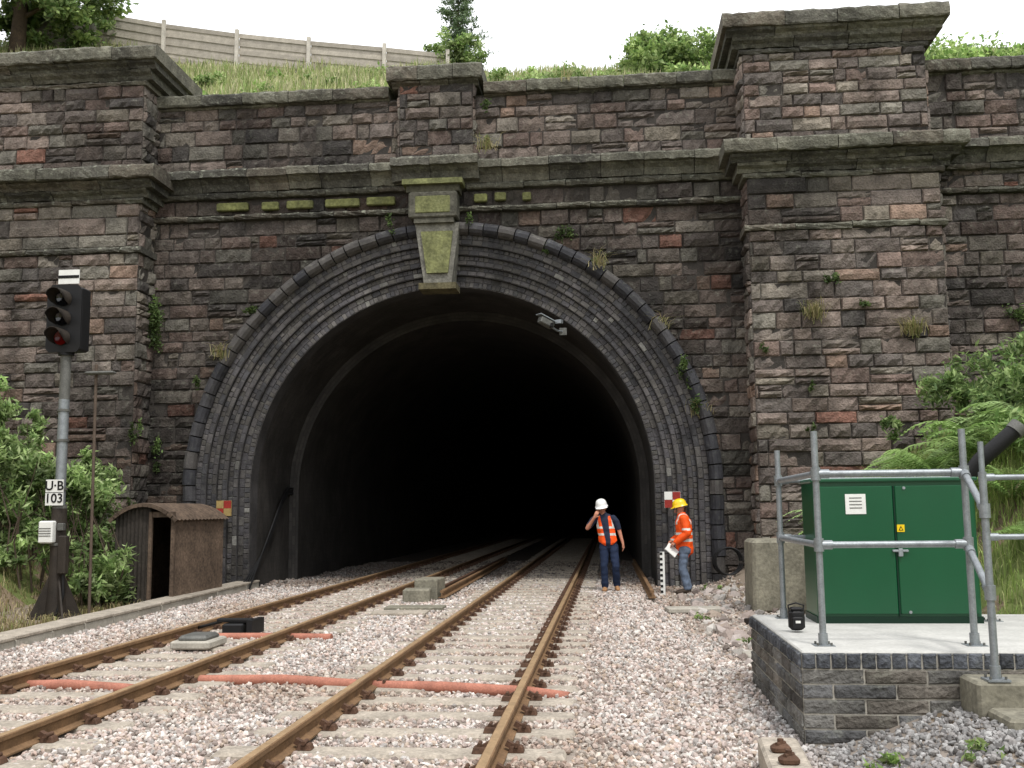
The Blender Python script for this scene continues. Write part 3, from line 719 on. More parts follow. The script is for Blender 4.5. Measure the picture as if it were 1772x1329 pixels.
for i in range(14):
    x=hx0-.08+(hx1-hx0+.16)*(i+.5)/14; s_=(curve(x+.04)-curve(x-.04))/.08
    b.box((x,hy0-.12,curve(x)+.0),(.1,.03,.07),'corrugated',ry=-math.atan(s_))
b.obj('roof',HO,hut)

# ---------------------------------------------------------------- platform, cabinet, railings
px0,px1,py0,py1,pt=1.36,4.3,7.76,10.4,.65
plat=empty('brick_platform',(2.8,9,0)); PO=plat.location
ps=SP()
bc=lambda x,z: np.array(lin(rnd.choice([(112,110,106),(124,122,118),(94,90,86),(104,104,104),(114,108,100)])))*rnd.uniform(.6,1.1)
for (O,U,N,u1) in (((px0,py0,0),(1,0,0),(0,-1,0),px1-px0),((px0,py1,0),(0,-1,0),(-1,0,0),py1-py0),((px1,py0,0),(0,1,0),(1,0,0),py1-py0)):
    O_=Vector(O);U_=Vector(U);N_=Vector(N)
    z=-.2; r=0
    while z<.53:
        u=-.22*(r%2)
        while u<u1:
            w=.44; ua,ub=max(u,0),min(u+w,u1)
            if ub-ua>.04: ps.stone(O_,U_,N_,ua,z,ub,z+.105,bc(0,0),.014,.005,g=.006,marg=.01)
            u+=w
        z+=.105; r+=1
    z0=z; u=0
    while u<u1-.03:
        ps.stone(O_,U_,N_,u,z0,min(u+.106,u1),pt+.002,np.array(lin((88,91,97)))*rnd.uniform(.6,1.2),.018,.003,g=.005,marg=.01); u+=.106
ps.obj('brickwork','rubble_stone',plat)
b=B(); b.box(((px0+px1)/2,(py0+py1)/2,.2),(px1-px0-.008,py1-py0-.008,.86),'concrete')
b.box(((px0+px1)/2,(py0+py1)/2,pt-.005),(px1-px0-.02,py1-py0-.02,.03),'slab_concrete',ch=.01)
b.box((3.45,7.56,.36),(2.0,.38,.3),'old_concrete',ch=.02); b.box((3.5,7.16,.22),(2.0,.42,.26),'old_concrete',ch=.02)
b.obj('slab_and_steps',PO,plat)
cx0,cx1,cy0,cy1=1.85,3.27,9.6,10.15; cz0,cz1=pt+.02,1.93; ccx=(cx0+cx1)/2
b=B()
b.box((ccx,(cy0+cy1)/2,(cz0+cz1)/2),(cx1-cx0,cy1-cy0,cz1-cz0),'green_paint',ch=.01)
b.box((ccx,(cy0+cy1)/2,cz1+.005),(cx1-cx0+.05,cy1-cy0+.07,.035),'green_paint',ch=.01)
b.box((ccx,(cy0+cy1)/2,cz0+.02),(cx1-cx0+.02,cy1-cy0+.02,.06),'green_dark')
hw=(cx1-cx0)/2-.02
for sgn in (-1,1):
    b.box((ccx+sgn*(hw/2+.004),cy0-.008,(cz0+cz1)/2+.01),(hw-.008,.03,cz1-cz0-.12),'green_paint',ch=.008)
b.box((ccx,cy0-.012,(cz0+cz1)/2),(.012,.02,cz1-cz0-.1),'green_dark')
b.box((ccx+.03,cy0-.035,1.3),(.14,.025,.02),'galv',ch=.004); b.box((ccx+.03,cy0-.035,1.285),(.04,.03,.07),'galv',ch=.004)
for zz in (1.86,.76): b.tube([(ccx+.09,cy0-.024,zz),(ccx+.09,cy0-.034,zz)],.014,'galv',10)
for k,zz in enumerate((.8,1.1,1.5,1.8)): b.tube([(cx0+.012,cy0-.03,zz-.04),(cx0+.012,cy0-.03,zz+.04)],.01,'green_dark',8)
cab=b.obj('green_equipment_cabinet',(ccx,cy0,0))
b=B(); b.box((ccx-.34,cy0-.027,1.72),(.18,.006,.18),'white')
for k in range(4): b.box((ccx-.34,cy0-.031,1.775-k*.03),(.11,.003,.008),'galv_dark')
b.box((ccx+.045,cy0-.027,1.5),(.065,.006,.065),'yellow')
y=cy0-.032; x=ccx+.045
b.add([(x-.022,y,1.48),(x+.022,y,1.48),(x,y,1.522)],[(0,1,2)],'text_black'); b.add([(x-.011,y-.002,1.486),(x+.011,y-.002,1.486),(x,y-.002,1.508)],[(0,1,2)],'yellow')
b.obj('notices',cab.location,cab)
b=B(); R=.026
def post(x,y,z0,z1,base=True):
    b.tube([(x,y,z0),(x,y,z1)],R,'galv',14)
    if base:
        b.box((x,y,z0+.008),(.15,.15,.014),'galv'); b.tube([(x,y,z0),(x,y,z0+.1)],.036,'galv',12)
        for sx in (-.05,.05):
            for sy in (-.05,.05): b.tube([(x+sx,y+sy,z0+.01),(x+sx,y+sy,z0+.035)],.009,'galv_dark',6)
def rail(p,q):
    b.tube([p,q],R,'galv',14); d=(Vector(q)-Vector(p)).normalized()
    for e,s in ((p,1),(q,-1)):
        e=Vector(e); b.tube([e+d*s*.02,e+d*s*.1],.035,'galv',12)
def fit(x,y,z): b.tube([(x,y,z-.05),(x,y,z+.05)],.038,'galv',12)
A=(1.59,8.1);Bp=(1.62,10.05);C=(2.70,8.12);Dp=(2.60,7.45);E=(3.42,9.8)
post(*A,pt,2.28);post(*Bp,pt,2.24);post(*C,pt,2.28);post(*Dp,.51,1.93);post(*E,pt,2.28)
for z in (1.95,1.41):
    rail((*A,z),(*C,z)); rail((*A,z),(*Bp,z)); rail((*E,z),(4.25,9.8,z)); rail((*Bp,z),(E[0],E[1]+.4,z)); fit(*A,z);fit(*C,z);fit(*Bp,z);fit(*E,z)
post(4.25,9.8,pt,2.1)
rail((*C,1.95),(Dp[0],Dp[1],1.66)); rail((*C,1.38),(Dp[0],Dp[1],1.1)); fit(*Dp,1.66);fit(*Dp,1.1)
b.obj('tubular_handrail',(2.2,8.1,pt))
b=B(); b.tube([(3.3,10.2,1.1),(3.35,10.15,1.9),(3.5,10.05,2.12),(3.84,10.0,2.42)],.075,'black',14,caps=False); b.tube([(3.80,10.0,2.38),(3.86,10.0,2.44)],.085,'galv_dark',14); b.obj('drainpipe',(3.4,10.1,1.1))
b=B(); b.box((1.545,8.95,pt+.11),(.13,.1,.17),'black',ch=.025); b.box((1.545,8.89,pt+.09),(.1,.03,.1),'black',ch=.01); b.box((1.545,8.95,pt+.2),(.1,.08,.03),'black',ch=.01)
b.tube([(1.49,8.95,pt+.17),(1.48,8.95,pt+.23),(1.545,8.95,pt+.25),(1.61,8.95,pt+.23),(1.6,8.95,pt+.17)],.008,'black',6); b.box((1.545,8.873,pt+.1),(.04,.006,.02),'white'); b.obj('camera_bag',(1.545,8.95,pt))

# ---------------------------------------------------------------- fence, shed, house
b=B(); fxs=[-22.2,-19.4,-16.6,-13.7,-10.9,-8.0,-5.6]; ftop=lambda x: float(np.interp(x,[-22.2,-19,-16.6,-13.7,-10.9,-8,-5.6],[21.6,20.95,20.4,19.85,19.4,18.98,18.6]))
def fcol(): return np.array(lin((160,153,142)))*rnd.uniform(.8,1.1)
for x in fxs: b.box((x,35.93,ftop(x)-.9),(.13,.13,2.0),'fence_wood',col=lin((182,176,166)))
for i in range(len(fxs)-1):
    a,c=fxs[i]+.06,fxs[i+1]-.06; sl=math.atan2(ftop(c)-ftop(a),c-a)
    for k in range(11):
        b.box(((a+c)/2,36.+.03*(k%2),(ftop(a)+ftop(c))/2-.1-k*.165),((c-a)/math.cos(sl),.02,.17),'fence_wood',ry=-sl,col=fcol())
b.obj('wooden_fence',(-14,36,19))
b=B(); b.prism([(-22.5,19),(-17.2,19),(-17.2,21.6),(-17.8,21.9),(-22.5,22.9)],39.5,43,'shed_wood')
b.prism([(-22.7,22.95),(-17.0,21.55),(-16.9,21.75),(-22.7,23.15)],39.3,43.2,'soot_iron'); b.obj('timber_shed',(-20,41,19))
house=empty('house',(24,54,18))
b=B(); b.box((24,54,20.6),(12,8,5.2),'render_wall'); 
for xx in (20.5,24,27.5): b.box((xx,49.98,21.6),(1.2,.1,1.2),'white'); b.box((xx,49.94,21.6),(1.0,.1,1.0),'glass_dark')
b.box((24,49.98,19.2),(1,.1,2),'shed_wood')
b.obj('walls',house.location,house)
b=B()
for k in range(16):
    t0=k/16;t1=(k+1)/16; n0=49.6+(54-49.6)*t0; n1=49.6+(54-49.6)*t1; z0=23.+2.8*t0; z1=23.+2.8*t1
    xi=17.7+1.2*t0; b.add([(xi,n0,z0+.05),(30.3,n0,z0+.05),(30.3,n1+.1,z1),(xi+.1,n1+.1,z1),(xi,n0,z0),(30.3,n0,z0)],[(0,1,2,3),(4,5,1,0)],'roof_tile')
b.add([(18.9,54,25.8),(30.3,54,25.8),(30.3,58.4,23),(17.7,58.4,23)],[(3,2,1,0)],'roof_tile'); b.add([(17.7,49.6,23),(18.9,54,25.8),(17.7,58.4,23)],[(0,1,2)],'roof_tile'); b.add([(30.3,49.6,23),(30.3,54,25.8),(30.3,58.4,23)],[(0,1,2)],'render_wall')
b.obj('roof',house.location,house)

# ---------------------------------------------------------------- vegetation
def leaves(name,clumps,size,pal,flat=.35,trunk=None,lm=1.7,parent=None):
    Cs=[];Vs=[];pal=np.array([lin(c) for c in pal])
    for (cx,cy,cz,rx,ry,rz,n) in clumps:
        k=max(4,n//70); sub=rng.normal(size=(k,3)); sub/=np.linalg.norm(sub,axis=1)[:,None]; sub*=rng.uniform(.35,1.,(k,1))
        si=rng.integers(0,k,n); p=sub[si]+rng.normal(size=(n,3))*.2
        tone=rng.uniform(.6,1.25,k)[si]
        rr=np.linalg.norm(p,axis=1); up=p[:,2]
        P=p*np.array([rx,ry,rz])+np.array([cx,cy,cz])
        sh=np.clip(.45+.5*rr+.25*up,.35,1.3)*tone  # clump shading put into leaf colour: inside darker, outer and upper leaves lighter
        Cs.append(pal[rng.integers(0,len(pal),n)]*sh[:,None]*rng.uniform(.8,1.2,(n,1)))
        nrm=rng.normal(size=(n,3))+np.array([0,-.2,.7]); nrm/=np.linalg.norm(nrm,axis=1)[:,None]
        a=np.cross(nrm,rng.normal(size=(n,3))); a/=np.linalg.norm(a,axis=1)[:,None]; bb=np.cross(nrm,a)
        s=size*rng.uniform(.6,1.35,(n,1))
        v=np.stack([P-a*s*lm*.5,P+bb*s*.42-nrm*s*.08,P+a*s*lm*.5,P-bb*s*.42-nrm*s*.08],1)
        Vs.append(v)
    V=np.concatenate(Vs).reshape(-1,3); n=len(V)//4
    return np_mesh(name,V,np.arange(4*n).reshape(n,4),np.concatenate(Cs),('leaf',),parent=parent)
def blades(name,x,y,z,h,pal,w=.012,lean=.4,parent=None):
    n=len(x); pal=np.array([lin(c) for c in pal])
    an=rng.uniform(0,2*math.pi,n); d=np.stack([np.cos(an),np.sin(an),np.zeros(n)],-1); s=np.stack([-np.sin(an),np.cos(an),np.zeros(n)],-1)*w
    P=np.stack([x,y,z],-1); l=rng.uniform(.1,1,(n,1))*lean*h[:,None]
    mid=P+np.array([0,0,1])*h[:,None]*.6+d*l*.35; tip=P+np.array([0,0,1])*h[:,None]*(1-.25*lean)+d*l
    V=np.stack([P-s,P+s,mid+s*.7,mid-s*.7,tip],1).reshape(-1,3); b5=5*np.arange(n)[:,None]
    c=pal[rng.integers(0,len(pal),n)]*rng.uniform(.7,1.25,(n,1))
    return np_mesh(name,V,[b5+np.array([[0,1,2,3]]),b5+np.array([[3,2,4]])],np.concatenate([c*.85,c]),('leaf',),parent=parent)
G1=[(118,146,78),(136,160,90),(100,128,66),(154,174,108)]
GL=[(152,172,110),(134,160,92),(170,186,128),(114,142,76)]
DRY=[(180,168,124),(196,184,142),(156,148,102),(140,146,90)]
n=60000; x=rng.uniform(-24,18,n); y=rng.uniform(24,36.5,n); h=rng.uniform(.18,.6,n)*(1+.5*np.sin(x*1.3)*np.sin(y*.9+x*.3))
blades('hillside_grass',x,y,hh(x,y)-.03,h,[(168,174,120),(154,168,106),(188,186,144),(138,158,94),(198,192,156)],w=.022)
cl=[]
for i in range(80):
    x=rng.uniform(-14,2); y=rng.uniform(25.5,34); r=rng.uniform(.2,.5); cl.append((x,y,float(hh(x,y))+r*.4,r*1.3,r,r*.8,120))
leaves('hillside_weeds',cl,.09,GL)
cl=[]
for i in range(34):
    x=rng.uniform(.9,8.5); y=rng.uniform(31,35.5); top=float(np.interp(x,[.3,1.4,2.5,4.5,8],[17.6,18.1,18.6,18.9,18.8])); r=rng.uniform(.6,1.0); zb=float(hh(x,y)); cl.append((x,y,min(zb+rng.uniform(.1,1.1),top-r*.6),r*1.1,r,r*.8,750))
for i in range(26):
    x=rng.uniform(2,8); y=rng.uniform(27,31); r=rng.uniform(.5,.8); cl.append((x,y,float(hh(x,y))+.2,r*1.2,r,r*.7,420))
for i in range(34):
    x=rng.uniform(8.5,17); y=rng.uniform(28,35.5); r=rng.uniform(.7,1.1); cl.append((x,y,float(hh(x,y))+rng.uniform(-.2,.25),r*1.2,r,r*.8,650))
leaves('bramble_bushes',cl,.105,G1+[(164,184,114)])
cl=[]
for i in range(18):
    x=rng.uniform(-5.5,-.5); y=rng.uniform(27,34); r=rng.uniform(.35,.7); cl.append((x,y,float(hh(x,y))+.2,r*1.2,r,r*.8,260))
for i in range(9):
    x=rng.uniform(-6.2,-4.6); y=rng.uniform(36,37.5); r=rng.uniform(.4,.6); cl.append((x,y,18.3+rng.uniform(0,.9),r,r,r,300))
leaves('nettles',cl,.1,GL)
tr=empty('broadleaf_tree',(-21.3,34,19)); TO=tr.location
b=B(); b.tube([(-21.3,34,18.5),(-21.2,34,20.5),(-21.4,34,22.5),(-21.3,34,24.5)],[.3,.24,.17,.08],'bark',10)
for k in range(12):
    a=k*2.4; z=19.8+k*.4; b.tube([(-21.3,34,z),(-21.3+1.2*math.cos(a),34+1.2*math.sin(a),z+.6),(-21.3+2.6*math.cos(a),34+2.3*math.sin(a),z+.9)],[.1,.07,.02],'bark',7)
b.obj('trunk',TO,tr)
cl=[]
for i in range(78):
    a=rng.uniform(0,2*math.pi); r=rng.uniform(.5,3.7); z=rng.uniform(18.9,24.6); r*=1-.5*max(0,(z-22.5)/2.5); cl.append((-21.3+r*math.cos(a),34+r*.9*math.sin(a),z,rng.uniform(.6,1.),.8,rng.uniform(.45,.7),520))
leaves('crown',cl,.14,[(122,148,86),(104,132,74),(148,168,102),(164,182,122)],parent=tr)
tr=empty('conifer_tree',(-5.5,38,18)); TO=tr.location
b=B(); b.tube([(-5.5,38,17.8),(-5.52,38,20),(-5.48,38,22.9)],[.09,.06,.02],'bark',8); Vn=[];Cn=[]
for k in range(14):
    z=18.9+k*.3; L_=max(.35,1.3*(1-(k/19.)**1.3)); 
    for j in range(6):
        a=j*math.pi/3+k*.9+rnd.uniform(-.4,.4); Lb=L_*rnd.uniform(.45,1.2); up=rnd.uniform(-.05,.45)
        p0=Vector((-5.5,38,z+rnd.uniform(-.08,.08))); p1=p0+Vector((math.cos(a)*Lb,math.sin(a)*Lb,Lb*up)); b.tube([p0,p1],[.018,.006],'bark',5)
        for q in range(90):
            t=rnd.uniform(.2,1.02); p=p0.lerp(p1,t)+Vector((rnd.gauss(0,.08),rnd.gauss(0,.08),rnd.gauss(0,.05))); dd=Vector((rnd.gauss(0,1),rnd.gauss(0,1),rnd.gauss(0,.8)+.2)).normalized()*rnd.uniform(.08,.18); sd=dd.cross(Vector((0,0,1))).normalized()*.034
            Vn+=[p-sd,p+sd,p+dd]; Cn.append(np.array(lin(rnd.choice([(112,132,100),(132,150,116),(94,116,86)]))))
b.obj('trunk',TO,tr)
np_mesh('needles',np.array([tuple(v) for v in Vn]),np.arange(len(Vn)).reshape(-1,3),np.array(Cn),('leaf',),parent=tr)
cl=[]
for i in range(95):
    x=rng.uniform(-13.2,-8.95); top=float(np.interp(x,[-13,-11.3,-10.3,-9.5,-8.9],[4.9,4.1,2.9,1.8,.8])); y=rng.uniform(16.9,20.2) if x<-9.5 else rng.uniform(17.,18.2); g=float(gh(x,y)); r=rng.uniform(.3,.55)
    cl.append((x,y,rng.uniform(g+.1,max(g+.2,top-r*.5)),r,r,r*.85,360))
for i in range(30):
    x=rng.uniform(-14.5,-11.2); y=rng.uniform(14,17); r=rng.uniform(.4,.7); cl.append((x,y,float(gh(x,y))+rng.uniform(.1,1.0),r,r,r,300))
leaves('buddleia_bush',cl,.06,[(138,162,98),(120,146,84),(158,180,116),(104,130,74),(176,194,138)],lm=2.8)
b=B()
for i in range(70):
    x=rnd.uniform(-12.5,-8.9); y=rnd.uniform(16.6,19.5); g=float(gh(x,y)); b.tube([(x,y,g),(x+rnd.uniform(-.3,.3),y-.1,g+.8),(x+rnd.uniform(-.5,.5),y-.3,g+rnd.uniform(1.0,1.9))],[.02,.014,.005],'pole_brown',5)
b.obj('bush_stems',(-11,18,0))
n=12000; x=rng.uniform(-12.5,-8.6,n); y=rng.uniform(9,18.5,n); blades('dry_bank_grass',x,y,gh(x,y)-.01,rng.uniform(.05,.24,n),DRY+[(148,130,100)],w=.008,lean=1.1)
# right bank: patchy grass, bushes, ferns
n=30000; x=rng.uniform(3.5,10,n); y=rng.uniform(10.4,21.5,n); pk=np.array([nz(a*1.1,c*1.1,4.) for a,c in zip(x,y)]); kp=pk>-.18; x=x[kp];y=y[kp];pk=pk[kp]
blades('bank_grass',x,y,gh(x,y)-.01,rng.uniform(.1,.34,len(x))*(1+pk),[(144,164,90),(158,176,104),(124,148,76),(176,180,124)],w=.008,lean=.7)
cl=[]
for i in range(100):
    x=rng.uniform(5.5,10.5); y=rng.uniform(13.5,20.8); r=rng.uniform(.22,.5); g=float(gh(x,y)); cl.append((x,y,g+rng.uniform(.1,1.2),r,r,r*1.1,260))
leaves('willowherb_bush',cl,.055,[(112,138,80),(94,122,68),(134,158,96),(152,172,112)],lm=2.8)
cl=[]
for i in range(22):
    x=rng.uniform(3.3,4.8); y=rng.uniform(18.8,21.3); r=rng.uniform(.2,.4); cl.append((x,y,float(gh(x,y))+rng.uniform(0,.4),r,r,r,170))
for (x,y) in ((2.2,20.8),(1.9,21.4),(2.6,20.2),(1.75,13.2),(1.4,16.0),(2.35,12.6),(2.2,6.6),(1.7,6.9),(2.45,11.2)):
    cl.append((x,y,float(gh(x,y))+.05,.12,.12,.08,60))
leaves('ground_weeds',cl,.028,G1,lm=2.4)
def fern(V,C,F,cx,cy,cz,n,L_):
    a0=rnd.random()*6
    for k in range(n):
        a=a0+k*2*math.pi/n+rnd.uniform(-.25,.25); L=L_*rnd.uniform(.75,1.15); d=Vector((math.cos(a),math.sin(a),0)); sd=Vector((-d.y,d.x,0)); el=rnd.uniform(.75,1.3)
        col=np.array(lin(rnd.choice([(140,170,96),(158,186,114),(120,150,80),(172,198,134)])))*rnd.uniform(.75,1.1)
        M=26
        for i in range(M):
            t=(i+1)/M; p=Vector((cx,cy,cz))+d*L*(t*math.cos(el)*1.1+.35*t*t)+Vector((0,0,L*(math.sin(el)*t-.75*t*t*t)))
            wl=L*.21*math.sin(math.pi*min(1,t*.9+.1))*(1 if t>.15 else .4); wd=L*.013
            for sg in (-1,1):
                b0=len(V); q=p+sd*sg*wl+d*wl*.35-Vector((0,0,wl*rnd.uniform(.1,.4)))
                V+=[tuple(p-d*wd),tuple(p.lerp(q,.5)-d*wd*1.2),tuple(q),tuple(p.lerp(q,.5)+d*wd*1.2),tuple(p+d*wd)]; F.append((b0,b0+1,b0+2,b0+3,b0+4)); C.append(col*rnd.uniform(.8,1.15))
V=[];C_=[];F=[]
for (x,y,L_) in ((4.3,15.2,1.1),(4.9,15.9,1.2),(4.0,16.2,1.),(5.3,15.1,1.1),(4.6,14.2,1.),(5.5,14.1,1.1),(4.9,13.1,.9),(4.1,13.6,.8),(5.9,14.9,1.1),(3.9,17.8,.9),(3.75,19.4,.9),(4.2,20.3,.8),(4.9,17,1.1),(5.7,16.4,1.2),(4.7,12,.6),(5.6,12.4,.8),(4.4,16.8,1.),(5.2,17.8,1.1),(4.6,18.8,1.)):
    fern(V,C_,F,x,y,float(gh(x,y))+.12,13,L_*1.05)
np_mesh('fern_patch',np.array(V),np.array(F),np.array(C_),('leaf',))
cl=[];WP=[(-10.3,WY-.25,5.9,.25,.6,900),(-10.4,PY-.1,3.6,.15,.4,150),(-10.2,WY-.15,3.0,.2,.4,200),(-10.45,PY,1.9,.15,.2,80),(4.75,PY-.12,6.5,.16,.2,120),(5.4,PY-.1,5.9,.13,.15,70),(4.25,PY-.1,4.2,.1,.15,60),(4.2,PY-.1,3.3,.1,.15,60),(1.75,WY-.3,4.6,.22,.4,260),(1.95,WY-.3,4.0,.15,.3,120),(-.95,WY-.15,7.9,.3,.25,160),(-7.95,WY-.3,6.35,.25,.15,140),(-9.15,WY-.3,4.6,.15,.25,120),(8.7,WY-.15,5.8,.25,.35,200),(-1.25,WY-.2,7.5,.2,.12,80),(-.3,WY-.2,7.2,.2,.15,90),(-4.75,WY-.3,8.2,.15,.25,90),(-2.95,WY-.35,8.15,.1,.2,60),(-2.6,WY-.25,10.9,.15,.2,90),(-2.55,WY-.4,9.95,.12,.35,90),(3.3,PY-.1,5.0,.1,.15,50)]
for (x,y,z,r,rz,n) in WP: cl.append((x,y,z,r,r*.5,rz,n))
leaves('wall_plants',cl,.05,[(92,114,62),(108,128,74),(80,100,56)])
xs_=[];ys_=[];zs_=[];hs_=[]
for (x,y,z,n) in ((4.35,PY-.12,5.65,120),(6.35,PY-.12,5.25,150),(-2.55,WY-.45,9.75,60),(-8.7,WY-.3,5.2,60),(1.2,WY-.2,5.6,50),(-.8,WY-.3,11.4,25),(-.1,WY-.4,7.0,50),(2.05,WY-.2,3.7,70)):
    xs_+=list(rng.normal(x,.1,n));ys_+=[y]*n;zs_+=list(rng.normal(z,.05,n));hs_+=list(rng.uniform(.2,.5,n))
blades('wall_grass',np.array(xs_),np.array(ys_),np.array(zs_),np.array(hs_),DRY,w=.008,lean=1.3)

# ---------------------------------------------------------------- people
def person(name,loc,S,st,vestcut,chains,head,helm,face,extra=None,voxel=.009):
    V=[];F=[];ST=[];n0=0
    import bmesh
    bm=bmesh.new(); bmesh.ops.create_icosphere(bm,subdivisions=2,radius=1); sv=np.array([v.co[:] for v in bm.verts]); sf=np.array([[v.index for v in f.verts] for f in bm.faces]); bm.free()
    for (p0,p1,r0,r1,g) in st:
        p0=np.array(p0,float);p1=np.array(p1,float); r0=np.array(r0 if hasattr(r0,'__len__') else (r0,)*3,float); r1=np.array(r1 if hasattr(r1,'__len__') else (r1,)*3,float)
        L=np.linalg.norm(p1-p0); k=max(1,int(math.ceil(L/(min(r0.min(),r1.min())*.35))))
        for i in range(k+1):
            q=i/k; p=p0+(p1-p0)*q; r=r0+(r1-r0)*q
            V.append(sv*r+p); F.append(sf+n0); n0+=len(sv); ST.append((p,r.mean(),g))
    V=np.concatenate(V);F=np.concatenate(F)
    me=bpy.data.meshes.new('tmp'); me.from_pydata(V.tolist(),[],F.tolist()); ob=bpy.data.objects.new('tmp',me); COL.objects.link(ob)
    rm=ob.modifiers.new('r','REMESH'); rm.mode='VOXEL'; rm.voxel_size=voxel; rm.use_smooth_shade=True
    sm=ob.modifiers.new('s','SMOOTH'); sm.factor=.5; sm.iterations=3
    dg=bpy.context.evaluated_depsgraph_get(); ev=ob.evaluated_get(dg); nm=bpy.data.meshes.new_from_object(ev)
    bpy.data.objects.remove(ob)
    nv=len(nm.vertices); co=np.zeros(nv*3,np.float32); nm.vertices.foreach_get('co',co); co=co.reshape(-1,3)
    no=np.zeros(nv*3,np.float32); nm.vertices.foreach_get('normal',no); no=no.reshape(-1,3)
    SPt=np.array([s[0] for s in ST]);SR=np.array([s[1] for s in ST]);SG=np.array([s[2] for s in ST])
    def grp(P):
        out=np.zeros(len(P),int)
        for i in range(0,len(P),4000):
            d=np.linalg.norm(P[i:i+4000,None]-SPt[None],axis=2)-SR[None]; out[i:i+4000]=SG[np.argmin(d,1)]
        return out
    gv=grp(co); off=np.array([{0:.0,1:.006,2:.016,3:.008,4:.004}.get(g,0) for g in gv])
    wr=np.array([noise.noise(Vector((float(p[0])*9,float(p[1])*9,float(p[2])*14))) for p in co])*.01
    co=co+no*(off+wr*(gv>0))[:,None]
    nm.vertices.foreach_set('co',co.ravel())
    nf=len(nm.polygons); ce=np.zeros(nf*3,np.float32); nm.polygons.foreach_get('center',ce); ce=ce.reshape(-1,3)
    gf=grp(ce); mi=vestcut(gf,ce)
    nm.materials.clear()
    for m in chains: nm.materials.append(MATS[m])
    nm.polygons.foreach_set('material_index',mi.astype(np.int32)); nm.polygons.foreach_set('use_smooth',np.ones(nf,bool)); nm.update()
    nm.name=name
    root=empty(name,loc); root.scale=(S,S,S)
    body=bpy.data.objects.new('body',nm); COL.objects.link(body); body.parent=root
    b=B(); hx_,hy_,hz2=head; R=face
    hp=[(.150,-.02),(.138,.0),(.128,.02),(.124,.05),(.112,.085),(.088,.112),(.05,.13),(.001,.136)]
    b.lathe((hx_,hy_,hz2),hp,helm,24,sx=.88,sy=1.05,rot=R)
    pk=[];fk=[]
    for i in range(9):
        a=-math.pi/2+(i/8-.5)*1.7
        for rr,zz in ((.12,.004),(.19,-.022)): pk.append(R@Vector((rr*math.cos(a)*.85,rr*math.sin(a)*1.05,zz))+Vector(head))
    for i in range(8): fk.append((2*i,2*i+2,2*i+3,2*i+1))
    b.add(pk,fk,helm,smooth=True)
    b.lathe((R@Vector((0,0,.0)))+Vector(head),[(.012,.136),(.016,.1)],helm,8,rot=R)
    b.obj('hard_hat',(0,0,0),root,local=True)
    b=B()
    for sx in (-.032,.032):
        c=R@Vector((sx,-.092,-.035))+Vector(head); b.lathe(c,[(.001,-.009),(.009,-.004),(.011,0),(.009,.004),(.001,.009)],'white',8); 
        c=R@Vector((sx,-.101,-.035))+Vector(head); b.lathe(c,[(.001,-.005),(.005,0),(.001,.005)],'text_black',8)
        c=R@Vector((sx,-.098,-.02))+Vector(head); b.box(c,(.03,.008,.006),'hair')
    c=R@Vector((0,-.094,-.108))+Vector(head); b.box(c,(.045,.008,.008),'red_paint')
    b.obj('facial_features',(0,0,0),root,local=True)
    if extra: extra(root)
    return root
def headst(h,R,g=0):
    H=Vector(h); q=lambda x,y,z: tuple(R@Vector((x,y,z))+H)
    return [(q(0,.01,.0),q(0,.005,-.03),(.078,.098,.095),(.075,.09,.09),g),(q(0,-.02,-.09),q(0,-.045,-.125),(.058,.06,.05),(.04,.04,.032),g),
            (q(0,-.095,-.04),q(0,-.113,-.078),(.011,.011,.011),(.017,.014,.012),g),(q(-.08,.01,-.035),q(-.08,.012,-.075),(.012,.02,.02),(.009,.013,.014),g),(q(.08,.01,-.035),q(.08,.012,-.075),(.012,.02,.02),(.009,.013,.014),g),
            (q(0,.07,-.05),q(0,.06,-.1),(.06,.04,.05),(.05,.03,.03),5)]
def hand(w,d,palmn,g=0,curl=.4,side=1):
    w=Vector(w);d=Vector(d).normalized();pn=Vector(palmn); pn=(pn-d*pn.dot(d)).normalized(); s=d.cross(pn).normalized()*side
    L=[(tuple(w),tuple(w+d*.075),.026,.028,g)]
    for off in (-.024,0,.024): L.append((tuple(w+d*.03+s*off*.6),tuple(w+d*.08+s*off),.019,.015,g))
    for k,(off,ln) in enumerate(((-.033,.068),(-.011,.08),(.011,.075),(.033,.058))):
        a=w+d*.085+s*off; c=a+(d*math.cos(curl*.5)+pn*math.sin(curl*.5))*ln*.5; e=c+(d*math.cos(curl*1.5)+pn*math.sin(curl*1.5))*ln*.5
        L+=[(tuple(a),tuple(c),.0100,.0092,g),(tuple(c),tuple(e),.0092,.0082,g)]
    a=w+d*.025-s*.028; c=a+(d*.6-s*.75+pn*.2).normalized()*.04; e=c+(d*.85-s*.2+pn*.5).normalized()*.034
    L+=[(tuple(a),tuple(c),.014,.011,g),(tuple(c),tuple(e),.011,.0095,g)]
    return L
R1=Matrix.Rotation(math.radians(-8),3,'Y')@Matrix.Rotation(math.radians(14),3,'X')
h1=(-.17,-.04,1.675)
st=headst(h1,R1)
